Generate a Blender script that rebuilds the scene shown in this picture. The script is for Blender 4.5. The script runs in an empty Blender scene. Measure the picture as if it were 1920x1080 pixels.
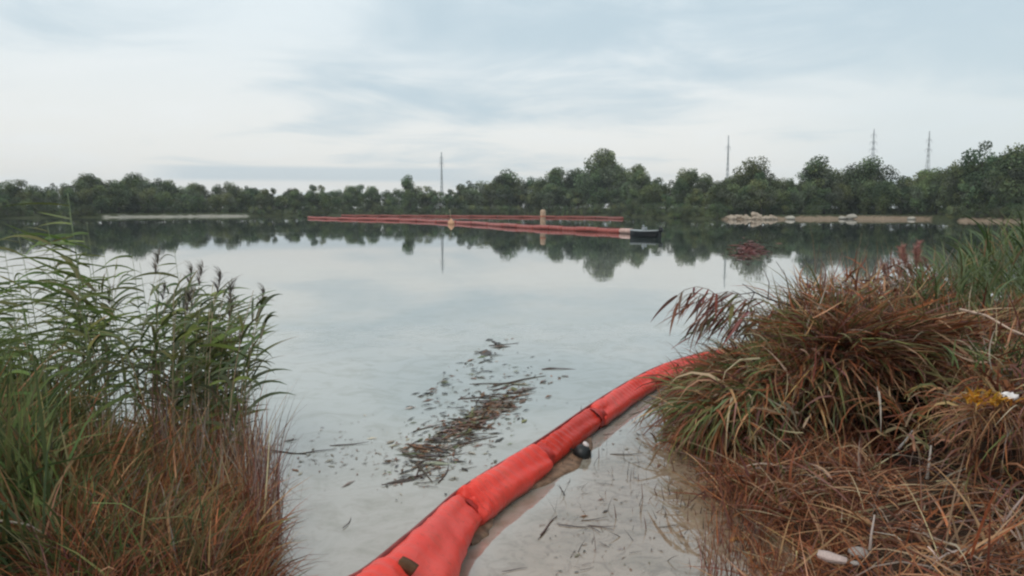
import bpy, math, random
import numpy as np
from mathutils import Vector, Matrix, Euler

random.seed(7)
RNG = np.random.default_rng(7)
SC = bpy.context.scene
COL = SC.collection
R = math.radians

# ------------------------------------------------------------------ camera
W0, H0, F0 = 1920.0, 1080.0, 1450.0
CAM_H, HORIZON = 2.2, 390.0
PITCH = math.atan((540.0 - HORIZON) / F0)
cam_d = bpy.data.cameras.new("camera")
cam = bpy.data.objects.new("camera", cam_d)
COL.objects.link(cam)
cam_d.sensor_width = 36.0
cam_d.lens = 36.0 * F0 / W0
cam_d.clip_start, cam_d.clip_end = 0.05, 6000
cam.location = (0, 0, CAM_H)
cam.rotation_euler = (math.pi / 2 - PITCH, 0, 0)
SC.camera = cam
SC.cycles.filter_width = 2.3

# ------------------------------------------------------------------ world
SUN_EL, SUN_AZ = R(52), R(215)          # high behind an overcast sky, behind and left of the viewer
SC.view_settings.view_transform = 'Standard'
SC.view_settings.look = 'None'
SC.view_settings.exposure = 0.14
SC.view_settings.gamma = 1.0
SC.view_settings.use_curve_mapping = False
world = bpy.data.worlds.new("World")
SC.world = world
world.use_nodes = True


class NT:
    """tiny node-tree helper"""
    def __init__(s, tree):
        s.t = tree
        s.n = tree.nodes
        s.l = tree.links

    def new(s, kind, **kw):
        n = s.n.new(kind)
        for k, v in kw.items():
            setattr(n, k, v)
        return n

    def link(s, a, b):
        s.l.new(a, b)

    def put(s, sock, v):
        if hasattr(v, 'is_output') or isinstance(v, bpy.types.NodeSocket):
            s.l.new(v, sock)
        else:
            sock.default_value = v

    def math(s, op, a, b=None, c=None, clamp=False):
        n = s.n.new('ShaderNodeMath')
        n.operation = op
        n.use_clamp = clamp
        s.put(n.inputs[0], a)
        if b is not None:
            s.put(n.inputs[1], b)
        if c is not None:
            s.put(n.inputs[2], c)
        return n.outputs[0]

    def mix(s, fac, a, b, mode='MIX'):
        n = s.n.new('ShaderNodeMix')
        n.data_type = 'RGBA'
        n.blend_type = mode
        n.clamp_factor = True
        s.put(n.inputs[0], fac)
        s.put(n.inputs[6], a if not isinstance(a, tuple) else (*a, 1))
        s.put(n.inputs[7], b if not isinstance(b, tuple) else (*b, 1))
        return n.outputs[2]

    def ramp(s, fac, lo, hi):
        n = s.n.new('ShaderNodeMapRange')
        n.interpolation_type = 'SMOOTHSTEP'
        s.put(n.inputs[0], fac)
        n.inputs[1].default_value = lo
        n.inputs[2].default_value = hi
        return n.outputs[0]

    def noise(s, vec, scale, detail=4, rough=0.5, dist=0.0):
        n = s.n.new('ShaderNodeTexNoise')
        if vec is not None:
            s.l.new(vec, n.inputs['Vector'])
        n.inputs['Scale'].default_value = scale
        n.inputs['Detail'].default_value = detail
        n.inputs['Roughness'].default_value = rough
        n.inputs['Distortion'].default_value = dist
        return n.outputs['Fac']


def build_world():
    k = NT(world.node_tree)
    bg = world.node_tree.nodes['Background']
    bg.inputs['Strength'].default_value = 0.1
    sky = k.new('ShaderNodeTexSky', sky_type='NISHITA')
    sky.sun_disc = False
    sky.sun_elevation = SUN_EL
    sky.sun_rotation = SUN_AZ
    sky.dust_density = 3.0
    tc = k.new('ShaderNodeTexCoord')
    sep = k.new('ShaderNodeSeparateXYZ')
    k.link(tc.outputs['Generated'], sep.inputs[0])
    x, y, z = sep.outputs
    zz = k.math('MAXIMUM', z, 0.0)
    den = k.math('ADD', zz, 0.10)
    comb = k.new('ShaderNodeCombineXYZ')
    k.put(comb.inputs[0], k.math('DIVIDE', x, den))
    k.put(comb.inputs[1], k.math('MULTIPLY', k.math('DIVIDE', y, den), 1.0))
    k.put(comb.inputs[2], 3.7)
    v = comb.outputs[0]
    big = k.noise(v, 0.42, 3, 0.5, 0.6)
    fine = k.noise(v, 1.05, 6, 0.55, 0.5)
    # base cloud sheet: warm white low down, cooler higher up
    base = k.mix(k.ramp(z, 0.02, 0.26), (8.8, 8.75, 8.4), (7.7, 8.5, 8.85))
    cl = k.math('ADD', k.math('MULTIPLY', big, 0.52), k.math('MULTIPLY', fine, 0.48))
    # a heavier blue-grey cloud bank up and to the right of the view
    az = k.math('DIVIDE', x, k.math('MAXIMUM', y, 0.05))
    bank = k.math('MULTIPLY', k.ramp(az, -0.34, 0.06), k.ramp(z, 0.07, 0.19))
    dens = k.math('ADD', cl, k.math('MULTIPLY', bank, 0.135))
    dark = k.ramp(dens, 0.50, 0.70)
    col = k.mix(k.math('MULTIPLY', dark, 0.85), base, (4.95, 6.2, 6.95))
    lite = k.ramp(cl, 0.50, 0.36)
    col = k.mix(k.math('MULTIPLY', lite, 0.55), col, (8.7, 9.0, 9.05))
    # right of the view stays greyer blue down to the tree tops
    rgt = k.math('MULTIPLY', k.ramp(az, 0.22, 0.55), k.ramp(z, 0.26, 0.1))
    col = k.mix(k.math('MULTIPLY', rgt, 0.55), col, (6.4, 7.4, 7.75))
    # long low cloud bar just over the far wood
    bar = k.math('MULTIPLY', k.ramp(z, 0.030, 0.037), k.ramp(z, 0.054, 0.047))
    bar = k.math('MULTIPLY', bar, k.math('MULTIPLY', k.ramp(az, -0.50, -0.40), k.ramp(az, 0.02, -0.10)))
    col = k.mix(k.math('MULTIPLY', bar, 0.75), col, (5.7, 6.7, 7.3))
    out = k.mix(0.93, sky.outputs[0], col)
    k.link(out, bg.inputs['Color'])


build_world()

sun_d = bpy.data.lights.new("sun", 'SUN')
sun_d.energy = 1.15
sun_d.angle = R(25)
sun_d.color = (1.0, 0.95, 0.88)
sun = bpy.data.objects.new("sun", sun_d)
COL.objects.link(sun)
sd = Vector((math.sin(SUN_AZ) * math.cos(SUN_EL), math.cos(SUN_AZ) * math.cos(SUN_EL), math.sin(SUN_EL)))
sun.rotation_euler = sd.to_track_quat('Z', 'Y').to_euler()
sun.location = (0, 0, 60)


# ------------------------------------------------------------------ pixel -> world
CP, SP = math.cos(PITCH), math.sin(PITCH)


def ray(u, v):
    r, up = (u - W0 / 2) / F0, (H0 / 2 - v) / F0
    return Vector((r, CP + up * SP, -SP + up * CP))


def on_plane(u, v, z=0.0):
    d = ray(u, v)
    t = (z - CAM_H) / d.z
    return Vector((0, 0, CAM_H)) + d * t


def at(u, v, dist):
    d = ray(u, v)
    return Vector((0, 0, CAM_H)) + d * (dist / d.y)


def ud(u, dist):
    """ground x,y for a column of the photograph at a distance (x found at eye level)"""
    p = at(u, 700, dist)
    return p.x, p.y


# ------------------------------------------------------------------ object helpers
def tag(o, label=None, cat=None, group=None, kind=None):
    if label: o['label'] = label
    if cat: o['category'] = cat
    if group: o['group'] = group
    if kind: o['kind'] = kind
    return o


def empty(name, loc=(0, 0, 0), rz=0.0, scale=None):
    o = bpy.data.objects.new(name, None)
    o.location = loc
    o.rotation_euler = (0, 0, rz)
    if scale is not None:
        o.scale = scale
    COL.objects.link(o)
    return o


def mesh_np(name, verts, quads, cols=None, smooth=False, tris=None):
    """fast mesh from numpy arrays"""
    me = bpy.data.meshes.new(name)
    verts = np.asarray(verts, dtype=np.float32)
    me.vertices.add(len(verts))
    me.vertices.foreach_set('co', verts.ravel())
    loops, starts, tot = [], [], 0
    arrs = []
    if quads is not None and len(quads):
        arrs.append(np.asarray(quads, dtype=np.int32))
    if tris is not None and len(tris):
        arrs.append(np.asarray(tris, dtype=np.int32))
    for a in arrs:
        starts.append(np.arange(len(a), dtype=np.int32) * a.shape[1] + tot)
        loops.append(a.ravel())
        tot += a.size
    me.loops.add(tot)
    me.loops.foreach_set('vertex_index', np.concatenate(loops))
    st = np.concatenate(starts)
    me.polygons.add(len(st))
    me.polygons.foreach_set('loop_start', st)
    if smooth:
        me.polygons.foreach_set('use_smooth', np.ones(len(st), dtype=bool))
    me.update(calc_edges=True)
    if cols is not None:
        ca = me.color_attributes.new('col', 'FLOAT_COLOR', 'POINT')
        c4 = np.ones((len(verts), 4), dtype=np.float32)
        c4[:, :3] = cols
        ca.data.foreach_set('color', c4.ravel())
    me.validate()
    return me


def obj(name, me, mat, parent=None):
    o = bpy.data.objects.new(name, me)
    if mat is not None and len(me.materials) == 0:
        me.materials.append(mat)
    COL.objects.link(o)
    if parent is not None:
        o.parent = parent
    return o


def kids(o):
    return CHILD.get(o.name, [])


CHILD = {}


def reg(root):
    """remember children so that copies can be made quickly"""
    CHILD[root.name] = list(root.children)
    for c in root.children:
        CHILD[c.name] = list(c.children)
    return root


def copy_tree(o, loc=None, rz=None, scale=None):
    c = o.copy()
    COL.objects.link(c)
    for ch in kids(o):
        d = ch.copy()
        COL.objects.link(d)
        d.parent = c
        for g in kids(ch):
            e = g.copy()
            COL.objects.link(e)
            e.parent = d
    if loc is not None: c.location = loc
    if rz is not None: c.rotation_euler = (0, 0, rz)
    if scale is not None: c.scale = scale
    return c


class MB:
    """mesh collector: tubes, boxes, lathes"""
    def __init__(s):
        s.v, s.q, s.t, s.c = [], [], [], []

    def add(s, v, q=(), t=(), c=(1, 1, 1)):
        n = len(s.v)
        s.v += [tuple(p) for p in v]
        s.q += [tuple(i + n for i in f) for f in q]
        s.t += [tuple(i + n for i in f) for f in t]
        s.c += [c] * len(v)
        return n

    def tube(s, pts, rad, sides=6, c=(1, 1, 1), cap=True):
        pts = [Vector(p) for p in pts]
        n = len(pts)
        if not hasattr(rad, '__len__'):
            rad = [rad] * n
        vs = []
        ref = None
        for i, p in enumerate(pts):
            t = (pts[min(i + 1, n - 1)] - pts[max(i - 1, 0)]).normalized()
            if ref is None:
                ref = t.orthogonal().normalized()
            a = (ref - t * ref.dot(t))
            a = a.normalized() if a.length > 1e-5 else t.orthogonal().normalized()
            ref = a
            b = t.cross(a)
            for k in range(sides):
                th = 2 * math.pi * k / sides
                vs.append(p + (a * math.cos(th) + b * math.sin(th)) * rad[i])
        q = []
        for i in range(n - 1):
            for k in range(sides):
                k2 = (k + 1) % sides
                q.append((i * sides + k, i * sides + k2, (i + 1) * sides + k2, (i + 1) * sides + k))
        t = []
        if cap:
            vs.append(pts[0]); vs.append(pts[-1])
            a0, a1 = n * sides, n * sides + 1
            for k in range(sides):
                k2 = (k + 1) % sides
                t.append((a0, k2, k))
                t.append((a1, (n - 1) * sides + k, (n - 1) * sides + k2))
        s.add(vs, q, t, c)
        return s

    def box(s, cx, cy, cz, sx, sy, sz, c=(1, 1, 1), m=None, bev=0.0):
        vs = []
        for dz in (-.5, .5):
            for dy in (-.5, .5):
                for dx in (-.5, .5):
                    vs.append(Vector((dx * sx, dy * sy, dz * sz)))
        if m is not None:
            vs = [m @ p for p in vs]
        vs = [p + Vector((cx, cy, cz)) for p in vs]
        q = [(0, 2, 3, 1), (4, 5, 7, 6), (0, 1, 5, 4), (2, 6, 7, 3), (0, 4, 6, 2), (1, 3, 7, 5)]
        s.add(vs, q, (), c)
        return s

    def lathe(s, prof, sides=12, centre=(0, 0, 0), c=(1, 1, 1)):
        cx, cy, cz = centre
        vs, q = [], []
        for (r, z) in prof:
            for k in range(sides):
                th = 2 * math.pi * k / sides
                vs.append((cx + r * math.cos(th), cy + r * math.sin(th), cz + z))
        for i in range(len(prof) - 1):
            for k in range(sides):
                k2 = (k + 1) % sides
                q.append((i * sides + k, i * sides + k2, (i + 1) * sides + k2, (i + 1) * sides + k))
        s.add(vs, q, (), c)
        return s

    def build(s, name, mat, parent=None, smooth=True):
        me = mesh_np(name, np.array([tuple(p) for p in s.v]), s.q, np.array(s.c), smooth, s.t)
        return obj(name, me, mat, parent)

    def mesh(s, name, smooth=True):
        return mesh_np(name, np.array([tuple(p) for p in s.v]), s.q, np.array(s.c), smooth, s.t)


# ------------------------------------------------------------------ materials
def principled(name, rough=0.7, spec=0.3):
    m = bpy.data.materials.new(name)
    m.use_nodes = True
    k = NT(m.node_tree)
    b = m.node_tree.nodes['Principled BSDF']
    b.inputs['Roughness'].default_value = rough
    b.inputs['Specular IOR Level'].default_value = spec
    return m, k, b


def attr_col(k):
    a = k.new('ShaderNodeAttribute')
    a.attribute_name = 'col'
    return a.outputs['Color']


def leaf_material(name, transl=0.3, tint=0.25, rough=0.6, grain=40.0):
    m, k, b = principled(name, rough, 0.25)
    c = attr_col(k)
    oi = k.new('ShaderNodeObjectInfo')
    hsv = k.new('ShaderNodeHueSaturation')
    k.link(c, hsv.inputs['Color'])
    k.put(hsv.inputs['Value'], k.math('ADD', k.math('MULTIPLY', oi.outputs['Random'], tint * 2), 1.0 - tint))
    r2 = k.math('FRACT', k.math('MULTIPLY', oi.outputs['Random'], 7.31))
    k.put(hsv.inputs['Hue'], k.math('ADD', k.math('MULTIPLY', r2, 0.05 * tint / 0.25), 0.5 - 0.025 * tint / 0.25))
    geo = k.new('ShaderNodeNewGeometry')
    n = k.noise(geo.outputs['Position'], grain, 3)
    fin = k.mix(k.math('MULTIPLY', n, 0.5), hsv.outputs[0], (0.5, 0.5, 0.5), 'MULTIPLY')
    k.link(fin, b.inputs['Base Color'])
    tr = k.new('ShaderNodeBsdfTranslucent')
    k.link(fin, tr.inputs['Color'])
    mx = k.new('ShaderNodeMixShader')
    mx.inputs[0].default_value = transl
    k.link(b.outputs[0], mx.inputs[1])
    k.link(tr.outputs[0], mx.inputs[2])
    k.link(mx.outputs[0], m.node_tree.nodes['Material Output'].inputs['Surface'])
    return m


def flat_material(name, col, rough=0.7, spec=0.3, var=0.35, scale=6.0, bump=0.0, metal=0.0, coords='Object'):
    m, k, b = principled(name, rough, spec)
    tc = k.new('ShaderNodeTexCoord')
    n = k.noise(tc.outputs[coords], scale, 6, 0.6)
    dk = tuple(c * (1 - var) for c in col)
    lt = tuple(min(1, c * (1 + var)) for c in col)
    c = k.mix(k.ramp(n, 0.3, 0.7), dk, lt)
    k.link(c, b.inputs['Base Color'])
    b.inputs['Metallic'].default_value = metal
    if bump > 0:
        bp = k.new('ShaderNodeBump')
        bp.inputs['Strength'].default_value = bump
        bp.inputs['Distance'].default_value = 0.05
        k.link(k.noise(tc.outputs[coords], scale * 3, 6, 0.6), bp.inputs['Height'])
        k.link(bp.outputs[0], b.inputs['Normal'])
    return m


M_BLADE = leaf_material('blade', 0.25, 0.0, 0.65)
M_REED = leaf_material('reed_leaf', 0.35, 0.22, 0.5)
M_TREE = leaf_material('tree_leaf', 0.25, 0.28, 0.75, 0.6)
M_STEM = leaf_material('stem', 0.0, 0.2, 0.6)
M_BARK = flat_material('bark', (0.10, 0.085, 0.07), 0.9, 0.1, 0.4, 3.0, 0.4)
M_STONE = flat_material('stone', (0.36, 0.31, 0.28), 0.85, 0.2, 0.3, 9.0, 0.5)
M_PINKSTONE = flat_material('pinkish_stone', (0.52, 0.40, 0.36), 0.85, 0.2, 0.25, 9.0, 0.4)
M_ROCK = flat_material('shore_rock', (0.38, 0.31, 0.245), 0.9, 0.15, 0.3, 0.8, 0.5)
M_PALEROCK = flat_material('pale_rock', (0.38, 0.35, 0.30), 0.9, 0.15, 0.2, 0.8, 0.4)
M_STEEL = flat_material('weathered_steel', (0.46, 0.48, 0.50), 0.6, 0.3, 0.2, 0.5)
M_DEBRIS = leaf_material('debris', 0.0, 0.25, 0.55)


def ground_material():
    m, k, b = principled('soil', 0.95, 0.1)
    geo = k.new('ShaderNodeNewGeometry')
    n = k.noise(geo.outputs['Position'], 3.5, 8, 0.65)
    n2 = k.noise(geo.outputs['Position'], 22.0, 5, 0.6)
    c = k.mix(k.ramp(n, 0.3, 0.7), (0.55, 0.5, 0.5), (1.0, 1.0, 1.0))
    c = k.mix(k.math('MULTIPLY', n2, 0.5), c, (0.5, 0.45, 0.42), 'MULTIPLY')
    c = k.mix(1.0, attr_col(k), c, 'MULTIPLY')
    k.link(c, b.inputs['Base Color'])
    bp = k.new('ShaderNodeBump')
    bp.inputs['Strength'].default_value = 0.6
    bp.inputs['Distance'].default_value = 0.06
    k.link(k.noise(geo.outputs['Position'], 12, 8, 0.7), bp.inputs['Height'])
    k.link(bp.outputs[0], b.inputs['Normal'])
    return m


WATER_DEEP, WATER_NEAR, WATER_SILT = (0.045, 0.062, 0.055), (0.315, 0.325, 0.295), (0.285, 0.212, 0.150)


def water_material():
    m, k, b = principled('lake_water', 0.02, 0.5)
    geo = k.new('ShaderNodeNewGeometry')
    sep = k.new('ShaderNodeSeparateXYZ')
    k.link(geo.outputs['Position'], sep.inputs[0])
    x, y, z = sep.outputs
    # silty shallows between the boom and the right bank, cleaner green-grey water outside
    a, c = on_plane(690, 1120), on_plane(1320, 680)
    nx, ny = (c.y - a.y), -(c.x - a.x)
    ln = math.hypot(nx, ny)
    nx, ny = nx / ln, ny / ln
    side = k.math('ADD', k.math('MULTIPLY', k.math('SUBTRACT', x, a.x), nx),
                  k.math('MULTIPLY', k.math('SUBTRACT', y, a.y), ny))
    nz = k.noise(geo.outputs['Position'], 0.9, 5, 0.55, 0.8)
    side = k.math('ADD', side, k.math('MULTIPLY', k.math('SUBTRACT', nz, 0.5), 0.9))
    near = k.ramp(y, 14, 8)
    silt = k.math('MULTIPLY', k.ramp(side, -0.2, 0.7), near)
    silt2 = k.math('MULTIPLY', k.ramp(y, 8.5, 4.5), 0.45)
    silt = k.math('MAXIMUM', silt, silt2)
    cc = k.mix(k.ramp(y, 10, 48), WATER_NEAR, WATER_DEEP)
    cc = k.mix(silt, cc, WATER_SILT)
    n1 = k.noise(geo.outputs['Position'], 2.2, 6, 0.6, 1.2)
    cc = k.mix(k.math('MULTIPLY', k.ramp(n1, 0.42, 0.75), 0.75), cc, (0.58, 0.57, 0.45), 'MULTIPLY')
    n3 = k.noise(geo.outputs['Position'], 7.0, 6, 0.65, 1.5)
    cc = k.mix(k.math('MULTIPLY', k.math('MULTIPLY', k.ramp(n3, 0.44, 0.68), silt), 0.8), cc, (0.55, 0.46, 0.36), 'MULTIPLY')
    k.link(cc, b.inputs['Base Color'])
    b.inputs['IOR'].default_value = 2.35        # oil-filmed surface mirrors more than clean water
    mp = k.new('ShaderNodeMapping')
    mp.inputs['Scale'].default_value = (0.6, 1.0, 1.0)
    k.link(geo.outputs['Position'], mp.inputs['Vector'])
    w1 = k.noise(mp.outputs[0], 0.55, 4, 0.55, 0.4)
    w2 = k.noise(mp.outputs[0], 5.0, 3, 0.5, 0.2)
    hgt = k.math('ADD', k.math('MULTIPLY', w1, 1.0), k.math('MULTIPLY', w2, 0.10))
    bp = k.new('ShaderNodeBump')
    bp.inputs['Strength'].default_value = 1.0
    bp.inputs['Distance'].default_value = 0.0022
    k.link(hgt, bp.inputs['Height'])
    k.link(bp.outputs[0], b.inputs['Normal'])
    # patches of film make the mirror slightly soft in places
    k.put(b.inputs['Roughness'], k.math('MULTIPLY', k.ramp(k.noise(mp.outputs[0], 0.12, 4), 0.42, 0.7), 0.05))
    return m


def boom_material(name='boom_fabric', col=(0.74, 0.052, 0.034), lt=(0.80, 0.085, 0.062), dirt=True):
    m, k, b = principled(name, 0.42, 0.26)
    tc = k.new('ShaderNodeTexCoord')
    geo = k.new('ShaderNodeNewGeometry')
    n = k.noise(geo.outputs['Position'], 3.2, 5, 0.55)
    c = k.mix(k.ramp(n, 0.3, 0.7), col, lt)
    sep = k.new('ShaderNodeSeparateXYZ')
    k.link(geo.outputs['Position'], sep.inputs[0])
    if dirt:   # scum line at the water and scuffs
        nn = k.noise(geo.outputs['Position'], 14.0, 5, 0.65)
        lim = k.math('ADD', sep.outputs[2], k.math('MULTIPLY', k.math('SUBTRACT', nn, 0.5), 0.11))
        c = k.mix(k.math('MULTIPLY', k.ramp(lim, 0.075, 0.0), 0.92), c, (0.13, 0.07, 0.035))
        sc = k.ramp(k.noise(geo.outputs['Position'], 24.0, 7, 0.72), 0.54, 0.72)
        c = k.mix(k.math('MULTIPLY', sc, 0.5), c, (0.24, 0.05, 0.03))
        st = k.ramp(k.noise(geo.outputs['Position'], 5.0, 6, 0.7, 1.0), 0.55, 0.75)
        c = k.mix(k.math('MULTIPLY', st, 0.55), c, (0.34, 0.10, 0.055))
    k.link(c, b.inputs['Base Color'])
    bp = k.new('ShaderNodeBump')
    bp.inputs['Strength'].default_value = 0.5
    bp.inputs['Distance'].default_value = 0.012
    k.link(k.noise(geo.outputs['Position'], 11.0, 4, 0.6, 0.8), bp.inputs['Height'])
    k.link(bp.outputs[0], b.inputs['Normal'])
    return m


M_GROUND = ground_material()
M_WATER = water_material()
M_BOOM = boom_material()
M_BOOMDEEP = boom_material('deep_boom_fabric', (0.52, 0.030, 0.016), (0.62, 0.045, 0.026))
M_BOOMEDGE = flat_material('boom_edge', (0.22, 0.032, 0.026), 0.6, 0.3, 0.3, 8.0)
M_JOINT = flat_material('boom_joint_web', (0.40, 0.028, 0.020), 0.5, 0.35, 0.35, 9.0)
M_SKIRTSHADE = flat_material('muddy_skirt_shade', (0.17, 0.10, 0.06), 0.6, 0.3, 0.5, 12.0)
M_STRAP = flat_material('brown_strap', (0.10, 0.05, 0.025), 0.8, 0.2, 0.3, 14.0)
M_FARBOOM = boom_material('far_boom_fabric', (0.29, 0.060, 0.047), (0.37, 0.10, 0.08), False)
M_BACKBOOM = boom_material('weathered_boom_fabric', (0.20, 0.045, 0.035), (0.27, 0.08, 0.06), False)
M_PALEBOOM = boom_material('faded_boom_fabric', (0.50, 0.30, 0.26), (0.58, 0.40, 0.34), False)


# ------------------------------------------------------------------ terrain
def sstep(t):
    t = np.clip(t, 0, 1)
    return t * t * (3 - 2 * t)


def poly_sd(px, py, poly):
    """signed distance to a polygon, positive inside"""
    px, py = np.asarray(px, float), np.asarray(py, float)
    d = np.full(px.shape, 1e9)
    inside = np.zeros(px.shape, bool)
    n = len(poly)
    for i in range(n):
        ax, ay = poly[i]
        bx, by = poly[(i + 1) % n]
        ex, ey = bx - ax, by - ay
        wx, wy = px - ax, py - ay
        t = np.clip((wx * ex + wy * ey) / (ex * ex + ey * ey + 1e-12), 0, 1)
        d = np.minimum(d, np.hypot(wx - ex * t, wy - ey * t))
        cond = ((ay > py) != (by > py))
        xi = ax + (py - ay) * (bx - ax) / ((by - ay) if abs(by - ay) > 1e-9 else 1e-9)
        inside ^= cond & (px < xi)
    return np.where(inside, d, -d)


def wp(u, v):
    p = on_plane(u, v)
    return (p.x, p.y)


RIGHT_BANK = [wp(1470, 1130), wp(1440, 1060), wp(1395, 975), wp(1345, 905), wp(1300, 830), wp(1268, 745),
              wp(1330, 700), wp(1480, 670), wp(1700, 640), wp(1950, 610), (16, 14), (22, 8), (14, -4), (1.2, -4), (1.0, 2.0)]
MOUND = [ud(1480, 6.5), ud(1555, 6.4), ud(1575, 7.0), ud(1690, 7.0), ud(1765, 6.7), ud(1785, 5.6), ud(1830, 4.9), ud(1960, 4.6), (12, 4.5), (14, 11), (6.5, 10.5), ud(1600, 9.3), ud(1470, 8.2)]
HOLLOW = [ud(1555, 5.65), ud(1560, 7.0), ud(1690, 7.1), ud(1775, 6.7), ud(1790, 5.45)]
LEFT_BANK = [wp(505, 1180), wp(500, 1060), wp(480, 960), wp(455, 890), wp(400, 850), wp(290, 835), wp(150, 800), wp(-60, 730), (-12, 12), (-22, 7), (-14, -4), (-0.9, -4), (-0.8, 2.0)]
BACK_BANK = [(-60, -60), (60, -60), (40, -5), (14, 1.5), (2, 2.2), (-2, 2.2), (-14, 1.5), (-40, -5)]


def shore_r(th):
    """distance of the far waterline for an azimuth (0 = straight ahead, + right), metres"""
    u = 960 + F0 * np.tan(np.clip(th, -1.2, 1.2))
    xs = [-3000, -400, 0, 400, 700, 960, 1150, 1240, 1300, 1360, 1460, 1560, 1740, 1800, 1920, 2600, 5000]
    rs = [260, 215, 195, 215, 232, 235, 215, 176, 162, 152, 156, 165, 165, 148, 140, 150, 180]
    return np.interp(u, xs, rs) + 1.3 * np.sin(th * 95) + 0.8 * np.sin(th * 233 + 1.0)


def ground_z(x, y):
    x, y = np.asarray(x, float), np.asarray(y, float)
    sr = poly_sd(x, y, RIGHT_BANK)
    sl = poly_sd(x, y, LEFT_BANK)
    sm = poly_sd(x, y, MOUND)
    sb = poly_sd(x, y, BACK_BANK)
    z = np.full(x.shape, -0.9)
    bank = lambda s, hgt, w: -0.9 + 0.9 * sstep((s + 1.2) / 1.2) + hgt * sstep(s / w) - 0.02
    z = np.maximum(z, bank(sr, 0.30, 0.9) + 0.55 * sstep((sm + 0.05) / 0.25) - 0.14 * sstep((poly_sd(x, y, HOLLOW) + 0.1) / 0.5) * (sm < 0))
    z = np.maximum(z, bank(sl, 0.28, 1.0))
    z = np.maximum(z, bank(sb, 0.55, 2.2))
    r = np.hypot(x, y)
    th = np.arctan2(x, y)
    s = r - shore_r(th)
    far = -0.9 + 0.85 * sstep((s + 3) / 3) + 0.95 * sstep(s / 5.0) + 1.2 * sstep((s - 10) / 60)
    z = np.where(r > 60, np.maximum(z, far), z)
    und = 0.035 * np.sin(x * 3.1 + 1.3 * np.sin(y * 2.2)) + 0.03 * np.sin(y * 4.3 + x * 1.7) + 0.015 * np.sin(x * 9.1 + y * 7.7)
    return z + und * np.clip((z + 0.05) * 6, 0, 1)


def gz(x, y):
    return float(ground_z(np.array([x]), np.array([y]))[0])


def build_ground():
    fine = np.radians(np.linspace(-42, 42, 281))
    rest = np.radians(np.linspace(42, 318, 71))[1:-1]
    th = np.concatenate([fine, rest])
    rr = np.concatenate([[0.02], np.linspace(0.8, 12, 120), np.geomspace(12.4, 120, 30), np.linspace(123, 300, 170), np.geomspace(310, 1500, 16)])
    T, Rr = np.meshgrid(th, rr)
    x, y = Rr * np.sin(T), Rr * np.cos(T)
    z = ground_z(x, y)
    nT, nR = len(th), len(rr)
    i = np.arange(nR - 1)[:, None] * nT
    j = np.arange(nT)[None, :]
    j2 = (j + 1) % nT
    q = np.stack([i + j, i + j2, i + nT + j2, i + nT + j], -1).reshape(-1, 4)
    # soil colours: dark humus near, grassy far bank with sandy beaches
    c = np.empty(x.shape + (3,))
    c[:] = (0.075, 0.05, 0.035)
    far = Rr > 60
    c[poly_sd(x, y, HOLLOW) > -0.1] = (0.035, 0.022, 0.016)  # hollow floor painted darker to deepen the shade under the overhang
    c[far] = (0.07, 0.085, 0.04)
    u = 960 + F0 * np.tan(np.clip(T, -1.2, 1.2))
    s = Rr - shore_r(T)
    beach = far & (s < 3.0) & (((u > 1355) & (u < 1560)) | ((u > 1560) & (u < 1745)) | ((u > 1790) & (u < 2000)))
    c[beach] = (0.36, 0.285, 0.205)
    lb = far & (s < 2.3) & (u > 195) & (u < 466)
    c[lb] = (0.42, 0.42, 0.36)
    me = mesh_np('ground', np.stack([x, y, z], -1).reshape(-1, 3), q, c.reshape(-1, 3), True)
    tag(obj('ground', me, M_GROUND), kind='structure', label='dark soil banks and lake bed running out to the far wooded shore')


build_ground()
S = 1200.0
wm = mesh_np('lake_water', [(-S, -S, 0), (S, -S, 0), (S, S, 0), (-S, S, 0)], [(0, 1, 2, 3)])
tag(obj('water', wm, M_WATER), kind='structure', label='calm grey lake water mirroring the overcast sky and far trees')


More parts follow.
